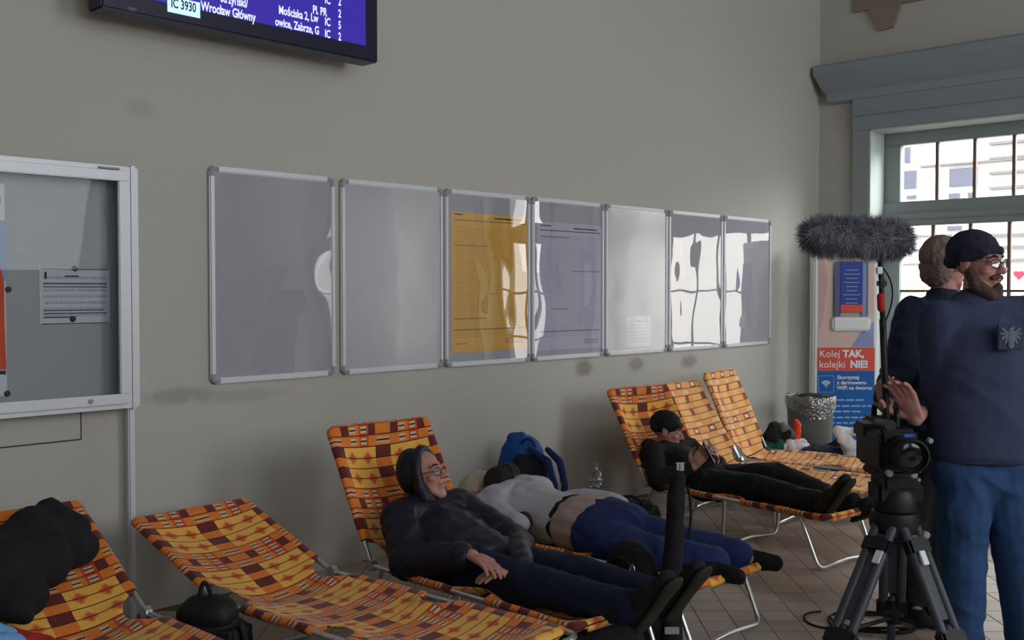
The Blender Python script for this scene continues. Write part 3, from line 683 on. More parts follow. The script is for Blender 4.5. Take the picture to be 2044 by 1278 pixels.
# ------------------------------------------------------------------ sun loungers
class Lounger:
    def __init__(s, hinge, foot, far=False, zz=.30, width=.57, length=None):
        a, b = onz(*hinge, zz), onz(*foot, zz); d = (b - a); d.z = 0
        s.len = length or d.length; s.l = d.normalized(); s.w = V((-s.l.y, s.l.x, 0))
        s.W = width; s.h = V((a.x, a.y, 0)) - (s.w * width if far else V((0, 0, 0)))
    def P(s, l, w, z): return s.h + s.l * l + s.w * w + V((0, 0, z))
    def ray(s, x, y, w):
        d = ray(x, y); h0 = s.h.dot(s.w) + w; t_ = h0 / d.dot(s.w); return V((0, 0, EYE)) + d * t_
def build_lounger(L, label, ang, bl=.65, fab='fabric', fend=0.0, sag=.05, notch2=.62):
    mid = L.P(L.len / 2, L.W / 2, 0); rz = math.atan2(L.l.y, L.l.x)
    t = thing('folding_lounger', label, 'lounger', mid, rz, 'folding sun loungers with orange patchwork cloth along the wall')
    W, le = L.W, L.len; ca, sa = math.cos(ang), math.sin(ang); r = .0115; z0 = .30
    P = L.P
    sf = rounded([P(.02, 0, z0), P(le, 0, z0), P(le, W, z0), P(.02, W, z0)], .07, 6)
    MB().tube(sf, r, 10).build('seat_frame', 'steel', t)
    bk = lambda d, w_: P(-d * ca, w_, z0 + d * sa)
    MB().tube(rounded([bk(0, 0), bk(bl, 0), bk(bl, W), bk(0, W)], .07, 6), r, 10).build('back_frame', 'steel', t)
    for w_ in (0, W):
        MB().lathe(P(0, w_, z0), [(.0, -.014), (.026, -.013), (.026, .013), (0, .014)], Matrix.Rotation(rz, 3, 'Z') @ Matrix.Rotation(PI / 2, 3, 'X'), 16).build('hinge', 'steel', t)
    # fabric path along the length, from head to foot
    pts = [];
    for a_ in (200, 150, 90): pts.append((bl * 1.0 + r * 1.2 * math.cos(math.radians(a_ - 90)) * 0 + (.017 if a_ == 150 else (.008 if a_ == 200 else 0)), {200: -.03, 150: 0, 90: .016}[a_], 'b'))
    path = []
    for d, o_, _ in pts: path.append((-d * ca + o_ * sa, z0 + d * sa + o_ * ca))
    nb = 26
    for i in range(1, nb + 1):
        d = bl * (1 - i / nb * .93); path.append((-d * ca + .016 * sa, z0 + d * sa + .016 * ca))
    ns = 46; fe = le - fend
    a0 = path[-1]; b0 = (.07, z0 + .010); cc = (.0 + .013 * sa * .3, z0 + .004)
    for i in range(1, 5):
        q = i / 5; path.append((a0[0] * (1 - q) ** 2 + 2 * q * (1 - q) * cc[0] + q * q * b0[0], a0[1] * (1 - q) ** 2 + 2 * q * (1 - q) * cc[1] + q * q * b0[1]))
    for i in range(ns + 1): path.append((.07 + (fe - .07) * i / ns, z0 + .016))
    path += [(fe + .016, z0 + .001), (fe + .006, z0 - .022)]
    S = [0]
    for i in range(1, len(path)): S.append(S[-1] + math.hypot(path[i][0] - path[i - 1][0], path[i][1] - path[i - 1][1]))
    T = S[-1]; s_h = S[3 + nb + 2]; hw = W / 2
    ts = [-1 + 2 * j / 20 for j in range(21)]
    g = MB(); U = []
    for i, (l, z) in enumerate(path):
        i0, i1 = max(0, i - 1), min(len(path) - 1, i + 1)
        dx, dz = path[i1][0] - path[i0][0], path[i1][1] - path[i0][1]; q = math.hypot(dx, dz); nl, nz = -dz / q, dx / q
        if nz < 0 and i > 3: nl, nz = -nl, -nz
        s_ = S[i]; e = 0
        for en, rc in ((s_ - .02, .06), (T - .02 - s_, .06)):
            if en < rc: k_ = max(0, min(1, 1 - max(en, 0) / rc)); e = max(e, rc * (1 - math.sqrt(max(0, 1 - k_ * k_))))
        nt = 0
        for sc_, am, wd in ((s_h, .075, .11), (s_h + notch2, .07, .085)):
            x_ = abs(s_ - sc_) / wd
            if x_ < 1: nt = max(nt, am * math.sqrt(1 - x_ * x_) + .012)
        ends = max(0, min(1, (min(s_, T - s_) - .05) / .16))
        for jj, tt in [(-2, -1), (-1, -1)] + list(enumerate(ts)) + [(21, 1), (22, 1)]:
            if nt > 0:
                x_ = tt * (hw - nt); zz = -sag * (1 - abs(tt) ** 2.2) * ends - .004; ux_ = x_
            else:
                wr = hw - e
                if jj in (-2, 22): x_ = tt * (wr - .006); zz = -.036
                elif jj in (-1, 21): x_ = tt * (wr + .018); zz = -.014
                else: x_ = tt * wr * (1 if abs(tt) < 1 else 1); zz = -sag * (1 - abs(tt) ** 2.2) * ends
                ux_ = x_ + (tt * .03 if jj in (-2, 22) else 0)
            if i < 2 or i > len(path) - 3: zz = 0; x_ = min(hw - e, abs(x_)) * (1 if x_ > 0 else -1)
            zz += .004 * noise.noise(V((x_ * 9, s_ * 7, ang * 5 + L.h.x)))
            g.v.append(P(l + nl * zz, hw + x_, z + nz * zz)); U.append((hw + ux_, s_))
    m_ = 25
    g.f = [(i * m_ + j, i * m_ + j + 1, (i + 1) * m_ + j + 1, (i + 1) * m_ + j) for i in range(len(path) - 1) for j in range(m_ - 1)]
    me = g.mesh('fabric'); uvl = me.uv_layers.new(name='UVMap')
    for lp in me.loops: uvl.data[lp.index].uv = U[lp.vertex_index]
    o = link('fabric', me, fab, t, True, None)
    md = o.modifiers.new('thick', 'SOLIDIFY'); md.thickness = .002
    # U-shaped legs
    for (l0, l1) in ((.06, -.10), (le * .47, le * .47 - .02), (le - .17, le - .05)):
        pts = rounded([P(l0, .012, z0 - .012), P(l1, .02, .014), P(l1, W * .5, .03), P(l1, W - .02, .014), P(l0, W - .012, z0 - .012)], .05, 6)
        MB().tube(pts, .0105, 10).build('leg', 'steel', t)
    L.thing = t
    return t
L1 = Lounger((292, 1224), (560, 1310), far=True, length=1.22)
a_ = (onz(1160, 1266, .3) - onz(664, 1142, .3)).normalized()
L1.l = (a_ * 1 + V((-.06, 0, 0))).normalized(); L1.w = V((-L1.l.y, L1.l.x, 0)); fh = onz(292, 1224, .3); L1.h = V((fh.x, fh.y, 0)) - L1.w * L1.W
L2 = Lounger((664, 1142), (1160, 1268), far=True)
L3 = Lounger((742, 1129), (1150, 1257))
L4 = Lounger((985, 1072), (1400, 1170), width=.55)
L5 = Lounger((1290, 965), (1662, 1038), length=1.30, width=.55)
L7 = Lounger((1476, 917), (1768, 945), width=.54)
L6 = Lounger((1385, 945), (1735, 985), width=.55)
L6.l = ((L5.l + L7.l) / 2).normalized(); L6.w = V((-L6.l.y, L6.l.x, 0)); L6.len = 1.22; L6.h = L7.h - L7.w * .05 - L6.w * .57 + L6.l * .04
build_lounger(L1, 'orange patchwork lounger at the left edge with a black coat thrown over its back', math.radians(31))
build_lounger(L2, 'empty orange patchwork lounger with low back, bare steel tube at its foot end', math.radians(20.5), fend=.07)
build_lounger(L3, 'orange patchwork lounger with steep back holding the man in the navy puffer jacket', math.radians(60), sag=.085)
build_lounger(L4, 'orange patchwork lounger lying flat under the sleeping person in blue jeans', math.radians(4), sag=.085)
build_lounger(L5, 'orange patchwork lounger holding the man in the black beanie', math.radians(58), sag=.085)
build_lounger(L6, 'orange lounger with glare-paled cloth between the man in black and the bin-side lounger', math.radians(56), fab='fabric2')
build_lounger(L7, 'empty orange lounger with glare-paled cloth nearest the grey bin', math.radians(65), fab='fabric2')
# ------------------------------------------------------------------ people
Z1 = V((0, 0, 1))
def head_p(mb, c, F, U, s=1.0):
    F = F.normalized(); U = (U - F * U.dot(F)).normalized(); R_ = F.cross(U); Rm = Matrix((R_, F, U)).transposed()
    p = lambda r, f, u: c + (R_ * r + F * f + U * u) * s
    e = lambda q, r: mb.ell(p(*q), [k * s for k in r], Rm)
    e((0, -.012, .034), (.074, .092, .082)); e((0, .022, -.03), (.062, .066, .078)); e((0, .035, -.07), (.045, .05, .04))
    mb.cap(p(-.012, .062, -.103), p(.012, .062, -.103), .02 * s)
    mb.cap(p(-.04, .045, -.075), p(-.015, .06, -.1), .018 * s); mb.cap(p(.04, .045, -.075), p(.015, .06, -.1), .018 * s)
    mb.cap(p(0, .082, .012), p(0, .106, -.024), .0085 * s, .0125 * s); mb.cap(p(-.011, .094, -.028), p(.011, .094, -.028), .0085 * s)
    mb.cap(p(-.04, .066, .03), p(-.012, .08, .027), .011 * s); mb.cap(p(.04, .066, .03), p(.012, .08, .027), .011 * s)
    for sg in (-1, 1):
        e((sg * .031, .068, .006), (.016, .013, .011)); e((sg * .038, .055, -.024), (.024, .024, .02))
        e((sg * .074, -.008, -.004), (.009, .019, .032)); mb.cap(p(sg * .078, -.02, .015), p(sg * .08, -.006, .022), .007 * s)
    mb.cap(p(-.02, .082, -.052), p(.02, .082, -.052), .0085 * s); mb.cap(p(-.016, .08, -.065), p(.016, .08, -.065), .0095 * s)
    return p, Rm
def hand_p(mb, w, d, n, side=1, curl=.5, s=1.0, spread=.04):
    """palm, four bent fingers of different lengths and a thumb from the side of the palm"""
    d = d.normalized(); n = (n - d * n.dot(d)).normalized(); sd = d.cross(n) * side
    pl = .088 * s; offs = (.031, .0105, -.0105, -.031)
    for o_ in offs: mb.cap(w + sd * o_ * .55, w + d * pl + sd * o_, .014 * s, .0115 * s, n, .85)
    mb.cap(w, w + d * pl * .6, .022 * s, .03 * s, n, .5)
    for o_, ln in zip(offs, (.9, 1.0, .95, .74)):
        a = w + d * pl + sd * o_ * 1.03; dd = (d + sd * (o_ * spread / .03)).normalized(); rr = .0088 * s
        for k, sl_ in enumerate((.043, .027, .021)):
            an = curl * (.75 if k == 0 else 1.0); dd = (dd * math.cos(an) + n * math.sin(an)).normalized(); nn_ = (n - dd * n.dot(dd)); n2 = nn_.normalized() if nn_.length > .05 else -d
            b = a + dd * sl_ * ln * s; mb.cap(a, b, rr, rr * .9, None, 1, 10); a = b; rr *= .92
    a = w + d * .022 * s + sd * .026 * s
    b = a + (d * .6 + sd * .75 + n * .25).normalized() * .042 * s; mb.cap(a, b, .0135 * s, .0115 * s)
    c_ = b + (d * .85 + sd * .25 + n * .4).normalized() * .034 * s; mb.cap(b, c_, .011 * s, .0095 * s)
    mb.cap(c_, c_ + (d * .9 - sd * .1 + n * .4).normalized() * .024 * s, .0095 * s, .0085 * s)
def body_p(mb, J, head=True, s=1.0):
    """J: dict of joints -> one continuous body"""
    mb.chain([J['pelvis'], J['waist'], J['chest']], [.115, .11, .125], J['front'], .8)
    mb.cap(J['sl'], J['sr'], .06); mb.chain([J['chest'], J['neck']], [.11, .06]); mb.cap(J['neck'], J['head'] - J['hu'] * .05, .056, .05)
    mb.cap(J['hl'], J['hr'], .09)
    for k in 'lr':
        mb.chain([J['s' + k], J['e' + k], J['w' + k]], [.05, .041, .027])
        mb.chain([J['h' + k], J['k' + k], J['a' + k]], [.085, .056, .037]); mb.cap(J['a' + k], J['t' + k], .036, .026)
def eyes(par, p, s=1, closed=False):
    for sg in (-1, 1):
        if closed: MB().cap(p(sg * .042, .078, .002), p(sg * .02, .083, .001), .0022).build('eyelid', 'lips', par, True, None)
        else:
            MB().ell(p(sg * .031, .0745, .006), (.0095,) * 3, None, 12, 8).build('eye', mat_eye, par, True, None)
            MB().ell(p(sg * .031, .0805, .006), (.0048,) * 3, None, 10, 6).build('iris', 'hair', par, True, None)
    MB().cap(p(-.019, .0885, -.0585), p(.019, .0885, -.0585), .0035).build('mouth', 'lips', par, True, None)
mat_eye = mat('eye_white', srgb(200, 190, 185), .3)
def brows(par, p, m='hair'):
    for sg in (-1, 1): MB().chain([p(sg * .046, .071, .026), p(sg * .03, .085, .033), p(sg * .014, .088, .029)], [.0035, .005, .004]).build('eyebrow', m, par, True, None)
def glasses(par, p, drop=0, m='lensthin'):
    g = MB()
    for sg in (-1, 1):
        ring = [p(sg * .033 + .024 * math.cos(a_), .098 - .012 * abs(math.cos(a_)) * (1 if sg * math.cos(a_) > 0 else 0), .004 + drop + .0175 * math.sin(a_)) for a_ in [2 * PI * i / 20 for i in range(20)]]
        g.tube(ring, .0016, 6, True)
        g.tube([p(sg * .057, .088, .01 + drop), p(sg * .078, .05, .012 + drop), p(sg * .083, -.02, .01 + drop)], .0018, 6)
    g.tube(bez(p(-.009, .1, .008 + drop), p(0, .106, .013 + drop), p(.009, .1, .008 + drop), 5), .0016, 6)
    o = g.build('spectacles', m, par, True, None)
    for sg in (-1, 1):
        q = MB(); cc = [p(sg * .033 + .0235 * math.cos(a_), .097 - .012 * abs(math.cos(a_)) * (1 if sg * math.cos(a_) > 0 else 0), .004 + drop + .017 * math.sin(a_)) for a_ in [2 * PI * i / 16 for i in range(16)]]
        q.add(cc, [tuple(range(16))]); l_ = q.build('spectacle_lens', 'pane', o, False); md = l_.modifiers.new('t', 'SOLIDIFY'); md.thickness = .001
def shoe_p(mb, heel, toe, up, w=.045):
    d = (toe - heel).normalized(); up = (up - d * up.dot(d)).normalized(); L_ = (toe - heel).length
    mb.cap(heel + up * .04, heel + d * L_ * .35 + up * .045, w * .95, w); mb.cap(heel + d * L_ * .3 + up * .035, toe - d * .04 + up * .028, w * 1.02, w * .8, up, .75)
    mb.cap(heel + up * .05, heel + up * .10 + d * .02, w * .95, w * .85)
def sole_p(heel, toe, up, par, w=.048, m='sole'):  # par is the shoe
    d = (toe - heel).normalized(); up = (up - d * up.dot(d)).normalized()
    MB().chain([heel + d * .0, heel + d * .12, toe - d * .045], [w * .86, w * .8, w], up, .3).soft('sole', m, par, .006, smooth=1)

# ---- man reclining in the navy puffer jacket
def feet(L, par, J, k, a_off, d, up, m, b, sock=True, w=.048):
    """shoe, sole and sock on ankle k; returns nothing, aims the body's foot"""
    heel = J['a' + k] + a_off; toe = heel + d
    s_ = MB(); shoe_p(s_, heel, toe, up, w); so_ = s_.soft('shoe', m, par, .006, .002, 20, 2, seed=4)
    sole_p(heel - up.normalized() * .006, toe - up.normalized() * .006, up, so_, w * 1.08)
    if sock:
        c = MB(); v = (J['k' + k] - J['a' + k]).normalized(); c.cap(J['a' + k] + v * .05, heel + up.normalized() * .06, .052, .045); c.soft('sock', 'blackfab', par, .006, .001, 12, 2)
def man_puffer():
    L = L3; P = L.P; mid = P(.5, L.W / 2, .27); par = thing('person', 'man in hooded navy puffer jacket and wire spectacles reclining with hands folded on his lap', 'person', mid)
    F = (L.l * .74 + L.w * .30 + Z1 * .24).normalized(); U = (Z1 * .84 - L.l * .40 - L.w * .16).normalized(); U = (U - F * U.dot(F)).normalized()
    J = dict(pelvis=P(.42, .285, .325), waist=P(.28, .285, .35), chest=P(.12, .285, .41), neck=P(.0, .285, .535), head=L.ray(846, 948, .285), hu=U, front=(L.l * .5 + Z1),
             sl=P(.06, .12, .49), sr=P(.07, .455, .49), el=P(.22, .03, .35), er=P(.36, .53, .36), wl=L.ray(944, 1102, .14) - FW * .07, wr=L.ray(1040, 1118, .30) - FW * .15,
             hl=P(.44, .20, .32), hr=P(.44, .37, .32), kl=P(.88, .18, .345), kr=P(.87, .38, .355), al=P(1.30, .20, .35), ar=P(1.31, .36, .36))
    fh = V((FW.x, FW.y, 0)).normalized(); d_ = Z1 * .20 + L.l * .15; up = (-L.l + Z1 * .75)
    for k in 'lr': J['t' + k] = J['a' + k] + L.l * .05 - Z1 * .045 + d_ * .55 + up.normalized() * .035
    b = MB(); body_p(b, J); p, Rm = head_p(b, J['head'], F, U)
    hand_p(b, J['wl'], (RT * .50 - fh * .70 - Z1 * .06), (-Z1 - fh * .15), 1, .26, 1.12, .05)
    hand_p(b, J['wr'], (-RT * .90 - fh * .3 - Z1 * .05), (-Z1), -1, .25, 1.08)
    b.soft('body', 'skin', par, .0045, smooth=2)
    eyes(par, p, closed=True); brows(par, p); glasses(par, p, -.004)
    j = MB()
    j.chain([P(.44, .285, .335), J['waist'], J['chest'], P(.04, .285, .50)], [.115, .135, .14, .08], L.w, 1.42)
    j.cap(J['sl'], J['sr'], .085)
    for k in 'lr': j.chain([J['s' + k], J['e' + k], J['w' + k].lerp(J['e' + k], .16)], [.085, .074, .05])
    j.soft('puffer_jacket', 'navy', par, .008, .008, 7, 3, quilt=((L.l * .8 - Z1 * .6), .085, .008), seed=1)
    hd = MB()   # hood: shell round the head, open at the face
    pts = [p(math.cos(PI * k / 14) * .084, .018, math.sin(PI * k / 14) * .112) for k in range(15)]
    hd.chain(pts, [.021] * 15)
    hd.ell(p(0, -.045, .02), (.098, .078, .112), Rm)
    hd.chain([p(-.084, .018, .0), p(-.082, .012, -.05), p(-.072, .02, -.10), p(-.03, .03, -.150)], [.022, .028, .034, .034]); hd.chain([p(.084, .018, .0), p(.082, .012, -.05), p(.072, .02, -.10), p(.03, .03, -.15)], [.022, .028, .034, .034])
    hd.chain([p(-.085, -.04, -.12), p(0, -.07, -.12), p(.085, -.04, -.12)], [.05, .05, .05])
    hd.soft('hood', 'navy', par, .006, .003, 14, 3, seed=2)
    cuff = MB(); cuff.cap(J['wl'].lerp(J['el'], .24), J['wl'].lerp(J['el'], .08), .045, .036); cuff.cap(J['wr'].lerp(J['er'], .24), J['wr'].lerp(J['er'], .08), .045, .036); cuff.soft('cuff', 'blackfab', par, .006, .002, 20)
    tr = MB(); tr.cap(J['hl'], J['hr'], .10)
    for k in 'lr': tr.chain([J['h' + k], J['k' + k], J['a' + k]], [.100, .076, .062])
    tr.soft('trousers', 'jeansdark', par, .008, .007, 9, 3, seed=3)
    for k in 'lr': feet(L, par, J, k, L.l * .05 - Z1 * .045, d_, up, 'blackfab', b)
man_puffer()

# ---- man in black on the fifth lounger
def man_black():
    L = L5; P = L.P; par = thing('person', 'man in black hoodie and black beanie reclining and looking at a phone', 'person', P(.5, L.W / 2, .27))
    F = (L.l * .80 + L.w * .62 - Z1 * .16).normalized(); U = (Z1 - L.l * .18).normalized(); U = (U - F * U.dot(F)).normalized()
    J = dict(pelvis=P(.28, .275, .32), waist=P(.15, .275, .35), chest=P(.0, .275, .39), neck=P(-.12, .275, .50), head=L.ray(1331, 862, .275), hu=U, front=(L.l * .6 + Z1),
             sl=P(-.06, .11, .46), sr=P(-.05, .45, .46), el=P(.10, .01, .33), er=P(.14, .51, .37), wl=P(.26, .13, .42), wr=P(.27, .34, .44),
             hl=P(.30, .19, .315), hr=P(.30, .36, .315), kl=P(.72, .18, .35), kr=P(.70, .38, .40), al=P(1.15, .17, .335), ar=P(1.24, .34, .31))
    dl, ul = Z1 * .21 + L.l * .15, (-L.l + Z1 * .7); dr, ur = Z1 * .10 + L.l * .22 + L.w * .05, (Z1 * 1 - L.l * .4); ol = L.l * .05 - Z1 * .045; orr = L.l * .03 - Z1 * .06
    J['tl'] = J['al'] + ol + dl * .75 + ul.normalized() * .035; J['tr'] = J['ar'] + orr + dr * .75 + ur.normalized() * .035
    b = MB(); body_p(b, J); p, Rm = head_p(b, J['head'], F, U)
    hand_p(b, J['wl'], (L.l * .45 + L.w * .35 + Z1 * .75), (L.w * .8 - L.l * .4), 1, .45)
    hand_p(b, J['wr'], (L.l * .4 - L.w * .4 + Z1 * .5), (-L.w * .6 - L.l * .4), -1, .5)
    b.soft('body', 'skin', par, .0048, smooth=3)
    eyes(par, p); brows(par, p)
    j = MB(); j.chain([P(.32, .275, .325), J['waist'], J['chest'], P(-.09, .275, .46)], [.10, .12, .125, .08], L.w, 1.45)
    j.cap(J['sl'], J['sr'], .078)
    for k in 'lr': j.chain([J['s' + k], J['e' + k], J['w' + k].lerp(J['e' + k], .15)], [.075, .064, .045])
    j.chain([p(-.08, -.06, -.125), p(0, -.1, -.11), p(.08, -.06, -.125)], [.042] * 3); j.cap(p(-.05, .02, -.165), p(.05, .02, -.165), .035)
    ho_ = j.soft('hoodie', 'blackfab', par, .009, .008, 8, 4, seed=5)
    bn = MB(); bn.ell(p(0, -.018, .052), (.086, .102, .088), Rm); bn.cap(p(-.045, -.075, .02), p(.045, -.075, .02), .032); bn.chain([p(-.078, .0, .028), p(-.05, .07, .05), p(0, .085, .056), p(.05, .07, .05), p(.078, .0, .028)], [.013] * 5)
    bn.soft('beanie', 'blackfab', par, .006, .002, 30, 3)
    bs = MB(); bs.chain([p(-.05, .035, -.085), p(-.02, .06, -.112), p(.02, .06, -.112), p(.05, .035, -.085)], [.017] * 4); bs.soft('stubble', mat('short_stubble', srgb(120, 88, 80), .9), par, .006, 0)
    tr = MB(); tr.cap(J['hl'], J['hr'], .10)
    for k in 'lr': tr.chain([J['h' + k], J['k' + k], J['a' + k].lerp(J['k' + k], .12)], [.098, .078, .058])
    tr.soft('trousers', 'blackfab', par, .008, .008, 9, 3, seed=6)
    feet(L, par, J, 'l', ol, dl, ul, 'sole', b, False); feet(L, par, J, 'r', orr, dr, ur, 'blackfab', b)
    q = L.ray(1358, 932, -.02); n_ = (-FW).normalized(); Rb = Matrix((RT, UP, -FW)).transposed(); g = MB()
    g.box(q - RT * .014, (.016, .050, .006), Rb, .002).box(q + RT * .010, (.024, .050, .006), Rb, .002).box(q + UP * .022, (.055, .008, .006), Rb, .002)
    o = g.build('chest_print', 'paper', ho_); o['label'] = 'small white print on the hoodie'
    ph = MB().box(J['wl'] + (L.l * .45 + L.w * .30 + Z1 * .75).normalized() * .12 + L.w * .03 + L.l * .015, (.075, .009, .15), Matrix.Rotation(math.atan2(L.w.y, L.w.x) + .6, 3, 'Z') @ Matrix.Rotation(-.5, 3, 'X'), .003)
    o = ph.build('phone', 'blackplastic', None); tag(o, 'dark phone held up by the man in the black beanie', 'phone')
man_black()

# ---- person asleep face down
def sleeper():
    L = L4; P = L.P; par = thing('person', 'person asleep face down in light grey fleece and blue jeans', 'person', P(.4, L.W / 2, .27))
    F = (-Z1 * .45 - L.w * .6 - L.l * .35).normalized(); U = (-L.l * .9 + L.w * .1 - Z1 * .05).normalized(); U = (U - F * U.dot(F)).normalized()
    J = dict(pelvis=P(.42, .29, .36), waist=P(.20, .29, .365), chest=P(-.05, .29, .39), neck=P(-.24, .29, .41), head=L.ray(955, 985, .28), hu=U, front=Z1,
             sl=P(-.12, .13, .44), sr=P(-.12, .44, .44), el=L.ray(966, 1012, .08), er=P(-.2, .53, .36), wl=L.ray(1035, 1045, .03), wr=P(-.38, .42, .35),
             hl=P(.45, .19, .34), hr=P(.45, .38, .34), kl=P(.78, .15, .335), kr=P(.80, .36, .34), al=P(1.07, .22, .335), ar=P(1.07, .40, .335), tl=P(1.17, .20, .33), tr=P(1.17, .42, .33))
    b = MB(); body_p(b, J); p, Rm = head_p(b, J['head'], F, U)
    hand_p(b, J['wl'], (-L.l + L.w * .6), -Z1, 1, .3); hand_p(b, J['wr'], (-L.l - L.w * .5), -Z1, -1, .3)
    b.soft('body', 'skin', par, .0055, smooth=3)
    h = MB(); h.ell(p(0, -.01, .03), (.098, .115, .115), Rm); h.soft('fleece_cap', 'cream', par, .007, .003, 25, 3)
    h = MB(); h.chain([L.ray(985, 985, .25), L.ray(995, 960, .30), L.ray(1015, 948, .36)], [.05, .075, .06]); h.soft('dark_hair', 'hair', par, .007, .006, 18, 3)
    j = MB(); j.chain([P(.28, .29, .36), P(.12, .29, .37), J['chest'], P(-.2, .29, .40)], [.125, .125, .135, .09], L.w, 1.4); j.cap(J['sl'], J['sr'], .085); j.cap(P(-.15, .36, .47), P(-.02, .34, .45), .07)
    for k in 'lr': j.chain([J['s' + k], J['e' + k], J['w' + k]], [.08, .068, .05])
    j.cap(P(.14, .42, .40), P(.38, .44, .41), .095)
    j.soft('fleece_jacket', 'greyjk', par, .009, .010, 6, 3, seed=9)
    k_ = MB(); k_.chain([P(.26, .29, .365), P(.36, .29, .365)], [.137, .144], L.w, 1.33); k_.soft('dark_shirt_hem', 'blackfab', par, .008, .002, 8, 3)
    k_ = MB(); k_.chain([P(.34, .28, .365), P(.45, .28, .365)], [.149, .153], L.w, 1.30); k_.soft('beige_shirt', 'beige', par, .008, .004, 7, 3, seed=3)
    tr = MB(); tr.chain([P(.46, .285, .36), P(.55, .285, .36)], [.154, .156], L.w, 1.27)
    for k in 'lr': tr.chain([P(.50, .18 if k == 'l' else .38, .355), J['k' + k], J['a' + k] + L.l * .05], [.12, .088, .070])
    tr.soft('jeans', 'jeans2', par, .008, .009, 8, 3, seed=11)
    for k in 'lr':
        s_ = MB(); heel = J['a' + k] - Z1 * .01 + L.l * .0; toe = heel + L.l * .25 + L.w * (-.03 if k == 'l' else .04); shoe_p(s_, heel, toe, L.w * (-1 if k == 'l' else 1) - Z1 * .2, .045); s_.cap(J['a' + k] - L.l * .03, J['a' + k] + L.l * .06, .056, .054); s_.soft('boot', 'blackfab', par, .007, .002, 20, 2)
sleeper()

RC_ = Matrix((V((RT.x, RT.y, 0)).normalized(), V((FW.x, FW.y, 0)).normalized(), Z1)).transposed()
